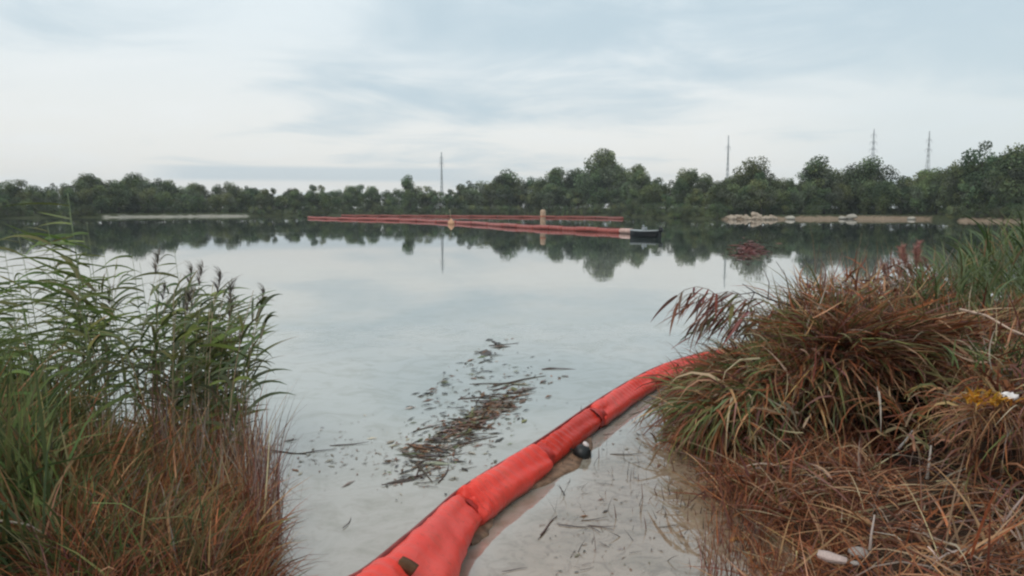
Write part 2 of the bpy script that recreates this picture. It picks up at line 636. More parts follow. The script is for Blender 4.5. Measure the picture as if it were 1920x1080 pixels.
# ------------------------------------------------------------------ blades
def blades(base, az, lean, curl, length, width, cols, segs=5, twist=None, flat=0.0, tipcol=None):
    """many tapering leaf strips; everything is an array over blades. Returns verts, quads, colours"""
    n = len(base)
    s = np.linspace(0, 1, segs + 1)
    ang = lean[:, None] + curl[:, None] * s[None, :]
    ds = length[:, None] / segs
    am = 0.5 * (ang[:, 1:] + ang[:, :-1])
    hx = np.concatenate([np.zeros((n, 1)), np.cumsum(np.sin(am) * ds, 1)], 1)
    hz = np.concatenate([np.zeros((n, 1)), np.cumsum(np.cos(am) * ds, 1)], 1)
    wob = RNG.normal(0, 0.10, n)[:, None] * (s[None, :] ** 2) * length[:, None]
    ca, sa = np.cos(az)[:, None], np.sin(az)[:, None]
    cx = base[:, 0:1] + hx * ca - wob * sa
    cy = base[:, 1:2] + hx * sa + wob * ca
    cz = base[:, 2:3] + hz
    tw = RNG.uniform(-1.2, 1.2, n) if twist is None else twist
    ct, stw = np.cos(tw)[:, None], np.sin(tw)[:, None]
    # width vector: horizontal normal to the blade turned about the blade by the twist
    nxv, nyv = -sa * ct, ca * ct
    px, py, pz = np.cos(ang) * ca, np.cos(ang) * sa, -np.sin(ang)
    wx, wy, wz = nxv + px * stw, nyv + py * stw, pz * stw
    w = width[:, None] * 0.5 * (np.minimum(1.0, 0.55 + s * 2.0) * (1 - s ** 1.8) + 0.03)[None, :]
    A = np.stack([cx + wx * w, cy + wy * w, cz + wz * w], -1)
    B = np.stack([cx - wx * w, cy - wy * w, cz - wz * w], -1)
    V = np.stack([A, B], 2).reshape(-1, 3)
    k = np.arange(n)[:, None] * (segs + 1) * 2 + np.arange(segs)[None, :] * 2
    Q = np.stack([k, k + 1, k + 3, k + 2], -1).reshape(-1, 4)
    if tipcol is None:
        C = np.repeat(cols, (segs + 1) * 2, 0)
    else:
        f = (s ** 1.5)[None, :, None]
        C = (cols[:, None, :] * (1 - f) + tipcol[:, None, :] * f)
        C = np.repeat(C, 2, 1).reshape(-1, 3)
    return V, Q, C


class Mass:
    def __init__(s):
        s.V, s.Q, s.C, s.n = [], [], [], 0

    def add(s, V, Q, C):
        s.V.append(V); s.Q.append(Q + s.n); s.C.append(C)
        s.n += len(V)

    def build(s, name, mat, label, cat='plants'):
        me = mesh_np(name, np.concatenate(s.V), np.concatenate(s.Q), np.concatenate(s.C))
        return tag(obj(name, me, mat), label, cat, kind='stuff')


RUST = np.array((0.335, 0.122, 0.052))
DKRUST = np.array((0.15, 0.052, 0.031))
TAN = np.array((0.44, 0.255, 0.135))
STRAW = np.array((0.50, 0.39, 0.25))
GREYSTRAW = np.array((0.36, 0.29, 0.24))
OLIVE = np.array((0.155, 0.155, 0.055))
GREEN = np.array((0.115, 0.158, 0.050))
DKGREEN = np.array((0.064, 0.090, 0.034))
YGREEN = np.array((0.22, 0.27, 0.075))
PALEG = np.array((0.20, 0.25, 0.13))
MAUVE = np.array((0.24, 0.115, 0.095))


def pick(n, table):
    """random colours from [(colour, weight), ...] with a little spread"""
    w = np.array([t[1] for t in table], float)
    idx = RNG.choice(len(table), n, p=w / w.sum())
    c = np.array([t[0] for t in table])[idx]
    return np.clip(c * RNG.lognormal(0, 0.28, (n, 1)) * RNG.normal(1, 0.06, (n, 3)), 0.01, 0.8)


def scatter(n, u0, u1, d0, d1, zoff=0.0, poly=None, inner=0.0):
    out = []
    while len(out) < n:
        m = n * 2
        u = RNG.uniform(u0, u1, m)
        d = np.sqrt(RNG.uniform(d0 * d0, d1 * d1, m))
        x = (u - 960) / F0 * d * 1.0
        y = d
        # perspective column correction for the pitch
        k = CP + (540 - 700) / F0 * SP
        x = (u - 960) / F0 * d / k
        if poly is not None:
            ok = poly_sd(x, y, poly) > inner
            x, y = x[ok], y[ok]
        out += list(zip(x, y))
        if len(x) == 0:
            break
    a = np.array(out[:n])
    z = ground_z(a[:, 0], a[:, 1])
    return np.column_stack([a, np.maximum(z, -0.25) + zoff - 0.02])


U = RNG.uniform
NRM = RNG.normal

def cols_u(b):
    """photo column of a ground point"""
    k = CP + (540 - 700) / F0 * SP
    return 960 + b[:, 0] / b[:, 1] * F0 * k


def tussocks(cent, per, az, az_sd, lean, lean_sd, curl, L, w, tables, spread=0.07, lscale=None):
    """clumps of blades: every clump has its own direction, height and colour mix"""
    K = len(cent)
    n = K * per
    idx = np.repeat(np.arange(K), per)
    b = cent[idx].copy()
    b[:, :2] += NRM(0, spread, (n, 2))
    ca = NRM(az, az_sd, K)[idx] + NRM(0, 0.85, n)
    cl = np.abs(NRM(lean, lean_sd, K))[idx] + NRM(0, 0.16, n)
    cc = U(*curl, K)[idx] * U(0.5, 1.5, n)
    cc = np.where(U(0, 1, n) < 0.10, cc + U(0.8, 1.8, n), cc)
    ls = U(0.7, 1.15, K) * (1 if lscale is None else lscale)
    ll = U(*L, n) * ls[idx]
    pc = pick(K, tables)[idx]
    col = np.where(U(0, 1, n)[:, None] < 0.55, pc * RNG.lognormal(0, 0.22, (n, 1)), pick(n, tables))
    tip = col * 0.55 + pick(n, tables) * 0.45
    return blades(b, ca, np.abs(cl), cc, ll, U(*w, n), col, tipcol=tip)


# ---- dead reed mass on the right bank
def right_mass():
    m = Mass()
    W = (0.010, 0.026)
    T1 = [(RUST, 3), (DKRUST, 1.8), (TAN, 1.8), (OLIVE, 3.0), (STRAW, 1.3), (GREEN, 1.4), (MAUVE, 1.0)]
    T2 = [(RUST, 3.2), (DKRUST, 1.4), (TAN, 2.4), (OLIVE, 1.6), (STRAW, 0.9), (MAUVE, 1.6), (GREEN, 0.3)]
    # lower left flank, blades hang out over the water; it climbs towards the mound
    c = scatter(200, 1272, 1570, 6.7, 9.6, 0.02, RIGHT_BANK, 0.0)
    ls = np.interp(cols_u(c), [1270, 1330, 1430, 1520], [0.40, 0.62, 0.80, 0.88])
    m.add(*tussocks(c, 26, math.pi * 1.2, 0.7, 0.35, 0.25, (1.0, 2.8), (0.45, 1.1), (0.007, 0.030), T1, 0.15, ls))
    # curtain of broad blades hanging down the front of the flank
    n = 2600
    b = scatter(n, 1290, 1600, 6.55, 8.0, 0.0, RIGHT_BANK, 0.02)
    top = np.interp(cols_u(b), [1290, 1350, 1450, 1560], [0.22, 0.46, 0.66, 0.85])
    b[:, 2] = top * U(0.55, 1.05, n)
    m.add(*blades(b, NRM(-math.pi * 0.72, 0.7, n), U(0.5, 1.5, n), U(1.2, 2.1, n), U(0.35, 0.85, n), U(0.012, 0.034, n),
                  pick(n, [(OLIVE, 3.0), (RUST, 2.4), (TAN, 2.2), (GREEN, 1.6), (PALEG, 0.8), (DKRUST, 1.6), (STRAW, 0.7), (MAUVE, 0.8)])))
    # the mound itself
    c = scatter(260, 1480, 1990, 5.0, 9.2, 0.0, MOUND, 0.03)
    ls = np.interp(cols_u(c), [1480, 1610, 1720, 1820], [0.72, 1.12, 0.85, 0.5])
    m.add(*tussocks(c, 26, math.pi * 1.3, 1.7, 0.4, 0.35, (0.6, 2.6), (0.35, 0.95), (0.007, 0.030), T2, 0.19, ls))
    # broken bits caught in the mound at every angle, and bent stalks poking out
    n = 5200
    b = scatter(n, 1340, 1960, 5.2, 9.0, 0.0, RIGHT_BANK, 0.15)
    b = b[poly_sd(b[:, 0], b[:, 1], HOLLOW) < -0.12]
    n = len(b)
    hh = np.interp(cols_u(b), [1340, 1480, 1610, 1720, 1820], [0.35, 0.55, 0.70, 0.55, 0.35]) * (poly_sd(b[:, 0], b[:, 1], MOUND) > -0.6)
    b[:, 2] = np.maximum(b[:, 2], 0.05) + hh * U(0.3, 1.0, n)
    m.add(*blades(b, U(0, 6.28, n), U(0.2, 1.9, n), NRM(0.3, 0.9, n), U(0.10, 0.42, n), U(0.007, 0.026, n),
                  pick(n, [(TAN, 2.2), (RUST, 2.6), (STRAW, 0.8), (OLIVE, 1.6), (DKRUST, 1.6), (MAUVE, 1.2), (GREYSTRAW, 0.6)])))
    n = 260
    b = scatter(n, 1400, 1800, 7.3, 8.8, 0.2, RIGHT_BANK, 0.2)
    m.add(*blades(b, U(0, 6.28, n), np.abs(NRM(0.1, 0.25, n)), NRM(0.1, 0.4, n), U(0.5, 1.0, n), U(0.004, 0.009, n),
                  pick(n, [(TAN, 2), (MAUVE, 2), (RUST, 1.5), (GREYSTRAW, 1)])))
    # apron that drapes over the scarp
    b = scatter(3600, 1440, 1990, 4.6, 7.4, 0.05, MOUND, -0.02)
    sd_ = poly_sd(b[:, 0], b[:, 1], MOUND)
    b = b[(sd_ < 0.40) & (poly_sd(b[:, 0], b[:, 1], HOLLOW) < -0.30)]
    n = len(b)
    m.add(*blades(b, NRM(-math.pi / 2 - 0.2, 0.5, n), U(0.5, 1.2, n), U(0.9, 2.0, n), U(0.35, 0.72, n), U(0.008, 0.022, n),
                  pick(n, [(RUST, 2.5), (DKRUST, 2.4), (TAN, 1.8), (STRAW, 0.4), (MAUVE, 1.2), (OLIVE, 0.6)])))
    # thick thatch leaning out over the hollow in the bank
    n = 3400
    b = scatter(n, 1535, 1800, 6.75, 7.45, 0.0)
    b[:, 2] = U(0.74, 1.0, n)
    m.add(*blades(b, NRM(-math.pi / 2 - 0.1, 0.6, n), U(0.9, 1.5, n), U(0.15, 0.75, n), U(0.65, 1.25, n), U(0.012, 0.028, n),
                  pick(n, [(RUST, 2.5), (DKRUST, 2.0), (TAN, 1.8), (STRAW, 0.4), (MAUVE, 1.2), (OLIVE, 1.6)])))
    # sparse olive blades on the left flank
    c = scatter(14, 1440, 1640, 7.2, 8.6, 0.05, RIGHT_BANK, 0.2)
    m.add(*tussocks(c, 14, math.pi * 1.1, 0.9, 0.15, 0.12, (0.6, 1.9), (0.45, 0.75), (0.014, 0.030), [(OLIVE, 2), (PALEG, 1.2), (TAN, 1)]))
    # dead blades inside the hollow
    n = 200
    b = scatter(n, 1545, 1790, 6.2, 7.0, 0.0)
    m.add(*blades(b, U(0, 6.28, n), U(0.1, 0.9, n), U(0.3, 1.8, n), U(0.2, 0.5, n), U(0.008, 0.02, n), pick(n, [(DKRUST, 3), (RUST, 2), (TAN, 0.8), (MAUVE, 1)])))
    m.build('dead_reeds', M_BLADE, 'tangle of rust brown and olive dead reeds heaped on the right bank')


right_mass()


def right_straw():
    m = Mass()
    c = scatter(420, 1330, 1990, 2.6, 6.4, 0.0, RIGHT_BANK, 0.0)
    c = c[(poly_sd(c[:, 0], c[:, 1], MOUND) < 0.0) & (poly_sd(c[:, 0], c[:, 1], HOLLOW) < -0.22)]
    left = c[:, 0] < 1.9 + NRM(0, 0.3, len(c))
    for sel, tab in ((left, [(RUST, 3), (DKRUST, 3.0), (TAN, 0.6), (MAUVE, 0.9)]), (~left, [(TAN, 2.6), (STRAW, 0.5), (RUST, 2.4), (GREYSTRAW, 0.8), (DKRUST, 2.0)])):
        cc = c[sel].copy()
        cc[:, 2] += U(0.0, 0.06, len(cc))
        m.add(*tussocks(cc, 11, 0.0, 3.0, 1.15, 0.22, (-0.3, 1.5), (0.22, 0.75), (0.006, 0.016), tab, 0.10))
    # short rust stubble at the water's edge
    n = 5200
    b = scatter(n, 1320, 1640, 3.4, 6.8, -0.01, RIGHT_BANK, -0.12)
    m.add(*blades(b, U(0, 2 * math.pi, n), U(0.2, 1.2, n), U(0.0, 1.2, n), U(0.08, 0.28, n), U(0.005, 0.012, n),
                  pick(n, [(RUST, 3), (DKRUST, 2), (TAN, 0.9), (OLIVE, 0.4)])))
    # thin stems standing in the shallows
    n = 700
    b = scatter(n, 1325, 1480, 3.9, 6.4, 0.0)
    sd_ = poly_sd(b[:, 0], b[:, 1], RIGHT_BANK)
    b = b[(sd_ < 0.05) & (sd_ > -0.42)]
    n = len(b)
    b[:, 2] = -0.05
    m.add(*blades(b, U(0, 6.28, n), np.abs(NRM(0, 0.2, n)), U(-0.2, 0.5, n), U(0.12, 0.34, n), U(0.004, 0.008, n),
                  pick(n, [(DKRUST, 2), (MAUVE, 2), (RUST, 1)])))
    # twigs and stem stubs poking out of the shallows
    n = 420
    uu = np.concatenate([U(1040, 1400, 130), NRM(1385, 32, 190), NRM(1240, 25, 40), NRM(1290, 60, 60)])
    vv = np.concatenate([U(760, 1075, 130), NRM(960, 55, 190), NRM(770, 25, 40), NRM(930, 30, 60)])
    b = np.array([tuple(on_plane(a, min(c, 1078), -0.02)) for a, c in zip(uu, vv)])
    m.add(*blades(b, U(0, 6.28, n), np.abs(NRM(0, 0.35, n)), U(-0.3, 0.9, n), U(0.05, 0.17, n), U(0.004, 0.009, n),
                  pick(n, [(DKRUST, 2), (np.array((0.07, 0.055, 0.05)), 3), (MAUVE, 1)])))
    m.build('straw', M_BLADE, 'flattened rusty and tan straw matted over the near right bank')


right_straw()


def left_mass():
    m = Mass()
    # dark green dense growth at the far left, lower towards the gap in the reeds
    c = scatter(190, -140, 175, 3.6, 6.6, 0.0, LEFT_BANK, 0.0)
    ls = np.interp(cols_u(c), [-140, 20, 90, 175], [1.15, 1.0, 0.75, 0.42])
    m.add(*tussocks(c, 26, math.pi * 0.95, 1.2, 0.14, 0.12, (0.2, 2.4), (0.5, 1.25), (0.008, 0.032),
                    [(DKGREEN, 2.6), (GREEN, 2.0), (OLIVE, 2.4), (YGREEN, 0.5), (RUST, 1.0), (TAN, 0.4)], 0.09, ls))
    c = scatter(150, 60, 400, 3.6, 5.8, 0.0, LEFT_BANK, 0.0)
    m.add(*tussocks(c, 26, 0.0, 3.0, 0.16, 0.14, (0.2, 1.7), (0.35, 0.68), (0.010, 0.024),
                    [(OLIVE, 2.6), (DKGREEN, 1.8), (GREEN, 1.2), (TAN, 0.9), (RUST, 2.2), (GREYSTRAW, 0.6)]))
    # rust grass along the bank foot
    n = 5600
    b = scatter(n, 60, 510, 3.2, 5.3, 0.0, LEFT_BANK, 0.0)
    m.add(*blades(b, U(0, 6.28, n), np.abs(NRM(0.15, 0.2, n)), U(0.2, 1.7, n), U(0.28, 0.6, n), U(0.006, 0.015, n),
                  pick(n, [(RUST, 3.6), (DKRUST, 2.2), (TAN, 1.3), (OLIVE, 0.9), (MAUVE, 0.8)])))
    m.build('bank_grass', M_BLADE, 'dense dark green and rust brown grass on the near left bank')
    # dead stems standing at the water's edge
    m = Mass()
    n = 1000
    b = scatter(n, 280, 500, 4.9, 7.2, 0.0, LEFT_BANK, -0.30)
    b[:, 2] = np.maximum(b[:, 2], -0.1)
    m.add(*blades(b, U(0, 6.28, n), np.abs(NRM(0.0, 0.17, n)), NRM(0.0, 0.45, n), RNG.beta(1.6, 2.2, n) * 0.95 + 0.2, U(0.005, 0.015, n),
                  pick(n, [(RUST, 2.0), (MAUVE, 1.8), (GREYSTRAW, 2.6), (DKRUST, 1.0), (TAN, 2.8), (STRAW, 1.2)])))
    n = 190
    b = scatter(n, 455, 518, 4.6, 6.0, 0.0)
    b[:, 2] = -0.1
    m.add(*blades(b, U(0, 6.28, n), np.abs(NRM(0.0, 0.16, n)), NRM(0.0, 0.4, n), U(0.2, 0.85, n), U(0.005, 0.010, n),
                  pick(n, [(MAUVE, 2), (GREYSTRAW, 2), (DKRUST, 2.2)])))
    m.build('dead_stems', M_BLADE, 'bare brown dead reed stems standing along the left water edge')


left_mass()


# ------------------------------------------------------------------ reed plants, each one a thing
def leaf_mesh(seed, L, w, lean, curl, col, tip, tw=(0.0, 0.5)):
    V, Q, C = blades(np.zeros((1, 3)), np.array([0.0]), np.array([lean]), np.array([curl]), np.array([L]), np.array([w]),
                     np.array([col]), 7, np.array([random.choice((-1, 1)) * random.uniform(*tw)]), tipcol=np.array([tip]))
    return mesh_np('leaf', V, Q, C)


def leaf_set(tables, n, L, lean, curl, w=(0.026, 0.042), tw=(0.1, 0.9)):
    out = []
    for i in range(n):
        c = pick(1, tables)[0]
        t = pick(1, tables)[0]
        me = leaf_mesh(i, random.uniform(*L), random.uniform(*w), random.uniform(*lean), random.uniform(*curl), c, t, tw)
        me.materials.append(M_REED)
        out.append(me)
    return out


def plume_mesh(col, seed, L=0.26):
    n = 46 if L < 0.4 else 110
    s = RNG.uniform(0, 1, n)
    base = np.column_stack([np.zeros(n), np.zeros(n), s * L * 0.7])
    V, Q, C = blades(base, RNG.normal(math.pi, 1.1, n), RNG.uniform(0.15, 0.7, n), RNG.uniform(0.2, 1.3, n), RNG.uniform(0.06, 0.13, n),
                     RNG.uniform(0.005, 0.011, n), pick(n, [(col, 1)]), 3)
    me = mesh_np('plume', V, Q, C)
    me.materials.append(M_REED)
    return me


def make_reed(h, nleaf, leaves, stemcol, bend, az_mean, az_sd, plume=None, lo=0.35, tilt=0.0, name='reed'):
    root = empty(name)
    pts, rad = [], []
    for i in range(7):
        s = i / 6
        pts.append((math.cos(az_mean) * bend * s * s * h, math.sin(az_mean) * bend * s * s * h, h * (s - 0.10 * abs(bend) * s * s)))
        rad.append(0.0062 * (1 - 0.72 * s))
    MB().tube(pts, rad, 5, tuple(stemcol)).build('stem', M_STEM, root)
    for i in range(nleaf):
        s = lo + (0.98 - lo) * (i + random.random() * 0.6) / nleaf
        f = s * 6
        a = min(int(f), 5)
        p = Vector(pts[a]).lerp(Vector(pts[a + 1]), f - a)
        l = obj('leaf', random.choice(leaves), None, root)
        l.location = p
        l.rotation_euler = (0, random.uniform(-0.2, 0.2) + tilt, random.gauss(az_mean, az_sd))
        sc = random.uniform(0.75, 1.15) * (0.75 + 0.35 * math.sin(math.pi * s))
        l.scale = (sc, sc, sc)
    if plume is not None:
        pl = obj('plume', plume, None, root)
        pl.location = pts[-1]
        pl.rotation_euler = (0, 0.25, az_mean)
    return reg(root)


def place_reed(protos, u, d, vtop, label, group, cat='reed', rzs=0.35):
    i = random.randrange(len(protos))
    p, h0, used = protos[i]
    x, y = ud(u, d)
    z = max(gz(x, y), -0.3) - 0.02
    zt = at(u, vtop, d).z
    sc = max(0.3, (zt - z) / h0)
    rz = random.gauss(0, rzs)
    sx = min(1.35, max(0.7, sc))
    if not used:
        protos[i] = (p, h0, True)
        c = p
        c.location = (x, y, z); c.rotation_euler = (0, 0, rz); c.scale = (sx, sx, sc)
    else:
        c = copy_tree(p, (x, y, z), rz, (sx, sx, sc))
    tag(c, label, cat, group)
    return c


G1 = [(GREEN, 2.4), (YGREEN, 2.2), (OLIVE, 1.4), (PALEG, 1.2)]
G2 = [(GREEN, 2.6), (DKGREEN, 1.0), (OLIVE, 1.6), (PALEG, 2.2), (YGREEN, 1.4), (TAN, 0.3)]
LV_WIND = leaf_set(G1 + [(TAN, 0.5), (OLIVE, 1.0)], 16, (0.28, 0.78), (0.7, 1.6), (-0.1, 1.3), (0.020, 0.042), (0.3, 1.4))
LV_FULL = leaf_set(G2, 14, (0.18, 0.46), (0.35, 1.3), (0.3, 2.0), (0.020, 0.040), (0.0, 1.3))
LV_UP = leaf_set([(GREEN, 2.4), (PALEG, 3.4), (OLIVE, 1.6), (YGREEN, 0.6), (DKGREEN, 1), (TAN, 0.4)], 14, (0.30, 0.70), (0.10, 0.6), (0.1, 1.5), (0.014, 0.034), (0.0, 1.3))
LV_DROOP = leaf_set([(MAUVE, 3), (RUST, 1.5), (GREYSTRAW, 1.0), (DKRUST, 2.5), (OLIVE, 0.8)], 10, (0.28, 0.50), (2.0, 2.6), (0.2, 0.6), (0.028, 0.046), (0.0, 0.8))
PL_GREY = plume_mesh(np.array((0.17, 0.14, 0.12)), 1, 0.24)
PL_RUST = plume_mesh(np.array((0.36, 0.18, 0.14)), 2, 0.42)
STEM_G = (0.20, 0.24, 0.12)
STEM_T = (0.34, 0.27, 0.17)
STEM_M = (0.16, 0.09, 0.07)

wind = [(make_reed(2.0, random.randint(10, 12), LV_WIND, STEM_G, random.uniform(0.04, 0.14), math.pi, 0.65, None, 0.45), 1.95, False) for _ in range(6)]
LBL_W = 'tall green reed with long leaves blown leftwards in the left reed bed'
GRP_W = 'wind-blown reeds of the left bed'
tops = [(160, 372, 6.6), (150, 405, 6.4), (172, 425, 6.7), (110, 420, 6.2), (60, 440, 6.0), (150, 455, 5.8), (200, 470, 7.0), (250, 470, 7.6), (20, 470, 5.6), (175, 440, 7.4), (265, 500, 7.2), (130, 480, 6.8),
        (90, 500, 5.5), (35, 520, 5.2), (210, 510, 6.6), (330, 470, 8.0)]
for i, (u, vt, d) in enumerate(tops):
    place_reed(wind, u + (8 if i == 0 else 25), d, vt, 'tallest reed of the left bed standing out against the far wood' if i == 0 else LBL_W, None if i == 0 else GRP_W)
for i in range(26):
    u = random.uniform(-60, 250)
    d = random.uniform(4.8, 8.2)
    vt = 470 + (abs(u - 160) * 0.15) + random.uniform(0, 130)
    place_reed(wind, u + 25, d, vt, LBL_W, GRP_W)

full = [(make_reed(1.45, random.randint(12, 15), LV_FULL, STEM_T, random.uniform(0.05, 0.25), 0.2, 1.5, PL_GREY if i < 1 else None, 0.24), 1.42, False) for i in range(7)]
LBL_F = 'leafy green reed in the clump leaning over open water'
GRP_F = 'leafy reeds at the water side of the left bed'
for i in range(58):
    u = random.triangular(225, 470, 390)
    d = random.uniform(5.9, 7.6)
    edge = max(0, (u - 380)) * 0.35
    vt = 528 + edge + abs(random.gauss(0, 55)) + (30 if u < 290 else 0)
    place_reed(full, u, d, vt, LBL_F, GRP_F, rzs=0.8)

for i in range(34):
    u = random.uniform(110, 330)
    place_reed(full, u, random.uniform(6.3, 8.0), np.interp(u, [110, 200, 330], [500, 480, 520]) + abs(random.gauss(0, 60)),
               'leafy green reed in the middle of the left bed behind the water gap', 'leafy reeds in the middle of the left bed', rzs=1.2)

upr = [(make_reed(1.3, random.randint(8, 11), LV_UP, STEM_G, random.uniform(0.02, 0.15), 2.6, 1.6, None, 0.1), 1.55, False) for _ in range(6)]
LBL_U = 'upright green reed standing behind the brown mound at far right'
GRP_U = 'green reeds behind the right mound'
for i in range(145):
    u = random.triangular(1640, 2010, 1800)
    d = random.uniform(7.3, 10.0)
    vt = np.interp(u, [1640, 1700, 1760, 1830, 1880, 1960], [525, 485, 440, 405, 378, 368]) + abs(random.gauss(0, 55))
    place_reed(upr, u, d, vt, LBL_U, GRP_U, rzs=1.5)

plr = [(make_reed(1.35, random.randint(3, 5), LV_FULL, STEM_M, random.uniform(0.02, 0.12), 2.9, 1.2, PL_RUST, 0.3), 1.6, False) for _ in range(3)]
for i in range(30):
    u = random.gauss(1702, 24)
    place_reed(plr, u, random.uniform(7.8, 9.0), 455 + abs(random.gauss(0, 45)) + abs(u - 1705) * 0.5,
               'slender reed with rust brown plume rising above the right mound', 'plumed reeds above the right mound', rzs=1.2)


# dead arching reeds with hanging leaves over the boom's far end
def arching(u0, d, apex, tip, n):
    b = Vector((*ud(u0, d), 0.0))
    b.z = gz(b.x, b.y)
    a, t = at(*apex, d - 0.05), at(*tip, d - 0.15)
    root = empty('arching_reed', b)
    pts = []
    for i in range(9):
        s = i / 8
        p = b * ((1 - s) ** 2) + a * (2 * s * (1 - s)) * 1.0 + t * (s * s)
        pts.append(p - b)
    MB().tube(pts, [0.006 * (1 - 0.7 * i / 8) for i in range(9)], 5, STEM_M).build('stem', M_STEM, root)
    for i in range(n):
        s = 0.42 + 0.58 * (i + random.random() * 0.5) / n
        f = s * 8
        k = min(int(f), 7)
        p = pts[k].lerp(pts[k + 1], f - k)
        l = obj('leaf', random.choice(LV_DROOP), None, root)
        l.location = p
        l.rotation_euler = (0, random.uniform(-0.25, 0.15), random.gauss(math.pi, 0.7))
        q = random.uniform(0.6, 1.05)
        l.scale = (q, q, q)
    tag(root, 'dead arching reed with dark hanging leaves beside the twig over the water', 'reed', 'arching dead reeds left of the mound')


for (u0, d, ap, tp, n) in [(1440, 7.9, (1350, 470), (1262, 560), 12), (1460, 7.7, (1370, 480), (1285, 575), 11), (1430, 8.1, (1340, 500), (1272, 590), 10),
                           (1480, 7.6, (1410, 490), (1320, 565), 11), (1450, 7.8, (1380, 520), (1300, 610), 10), (1500, 7.7, (1450, 520), (1365, 575), 10),
                           (1420, 8.2, (1360, 540), (1310, 620), 9), (1490, 7.5, (1430, 540), (1380, 600), 9), (1470, 7.9, (1400, 505), (1345, 560), 9), (1410, 8.0, (1330, 480), (1268, 572), 13), (1440, 7.6, (1390, 500), (1325, 590), 12), (1405, 8.1, (1350, 520), (1290, 640), 12), (1460, 7.8, (1420, 520), (1360, 600), 12), (1500, 7.6, (1470, 540), (1410, 610), 11)]:
    arching(u0, d, ap, tp, n)


# green tufts on the mound flank
def tuft(u, v, d, n, L, table, label, name='grass_tuft', spread=0.10, az=None, cat='grass tuft', lean=(0.05, 0.5), curl=(0.3, 1.5), w=(0.010, 0.020)):
    p = at(u, v, d)
    b = np.column_stack([NRM(0, spread, n), NRM(0, spread, n), NRM(0, 0.02, n)])
    a = U(0, 6.28, n) if az is None else NRM(az[0], az[1], n)
    V, Q, C = blades(b, a, U(*lean, n), U(*curl, n), U(L * 0.6, L, n), U(*w, n), pick(n, table))
    o = obj(name, mesh_np(name, V, Q, C), M_BLADE)
    o.location = p
    return tag(o, label, cat)


GT = [(GREEN, 3), (PALEG, 1), (YGREEN, 0.7)]
tuft(1340, 800, 6.75, 30, 0.34, [(GREEN * 1.25, 3), (YGREEN, 1)], 'bright green grass tuft at the foot of the right reeds by the water')
tuft(1455, 800, 6.6, 36, 0.34, GT, 'green grass tuft on the front of the brown reed flank beside the hollow')
tuft(1450, 690, 7.2, 60, 0.62, [(OLIVE, 2), (PALEG, 2), (GREEN, 0.8)], 'tall olive grass tuft on the reed flank below the bare twig', spread=0.14)
tuft(1565, 590, 7.9, 46, 0.42, [(GREEN, 3), (PALEG, 2)], 'green leafy tuft on top of the mound right of the bare twig', spread=0.12)
tuft(1880, 690, 5.6, 80, 0.34, [(DKGREEN, 2), (GREEN * 0.8, 3), (OLIVE, 1)], 'dark green tuft above the yellow leaves at far right', spread=0.16)
tuft(1845, 752, 4.75, 60, 0.12, [(np.array((0.62, 0.30, 0.03)), 3), (np.array((0.5, 0.22, 0.03)), 1.5)], 'bright yellow withered leaf clump on the right mound',
     'yellow_leaves', spread=0.06, cat='leaf clump', az=(-math.pi / 2, 1.0), lean=(0.0, 1.2), curl=(0.3, 1.6), w=(0.014, 0.026))
# hanging straw fan under the yellow leaves
tuft(1860, 775, 4.95, 240, 0.58, [(TAN, 3), (RUST, 2), (GREYSTRAW, 1), (MAUVE, 1)], 'fan of tan straw hanging below the yellow leaves', 'straw_fan', spread=0.11,
     az=(-math.pi / 2 - 0.5, 0.7), lean=(0.7, 1.5), curl=(0.7, 1.6), cat='straw fan', w=(0.006, 0.014))


# ------------------------------------------------------------------ bare twig, sticks, scraps, stones
def twig():
    b = at(1530, 600, 7.7)
    root = empty('bare_branch', b)
    P = lambda u, v, d=7.7: at(u, v, d) - b
    main = [P(1530, 600), P(1495, 577, 7.65), P(1465, 568, 7.7), P(1440, 560, 7.6), P(1415, 548, 7.62), P(1392, 532, 7.6)]
    MB().tube(main, [0.012, 0.011, 0.0095, 0.008, 0.006, 0.003], 6, (0.07, 0.055, 0.05)).build('branch', M_STEM, root)
    for q in ([(1495, 577), (1480, 545), (1472, 515), (1455, 490)], [(1440, 560), (1442, 530), (1432, 505)], [(1415, 548), (1405, 570), (1398, 590)],
              [(1465, 568), (1450, 590), (1425, 610)], [(1495, 577), (1512, 548), (1515, 530)], [(1415, 548), (1388, 552), (1372, 545)]):
        pts = [P(u, v, 7.65 + 0.05 * i) for i, (u, v) in enumerate(q)]
        MB().tube(pts, [0.006 * (1 - 0.75 * i / len(pts)) for i in range(len(pts))], 5, (0.07, 0.055, 0.05)).build('twig', M_STEM, root)
    tag(root, 'bare dark forked branch sticking out of the reeds over the water', 'branch')


twig()


def stick(pts, r, col, label, name='stick', group=None, cat='stick'):
    pts = [Vector(p) for p in pts]
    b = pts[0]
    n = len(pts)
    m = MB().tube([p - b for p in pts], [r * (1 - 0.5 * i / (n - 1)) for i in range(n)], 6, col)
    o = m.build(name, M_STEM, None)
    o.location = b
    return tag(o, label, cat, group)


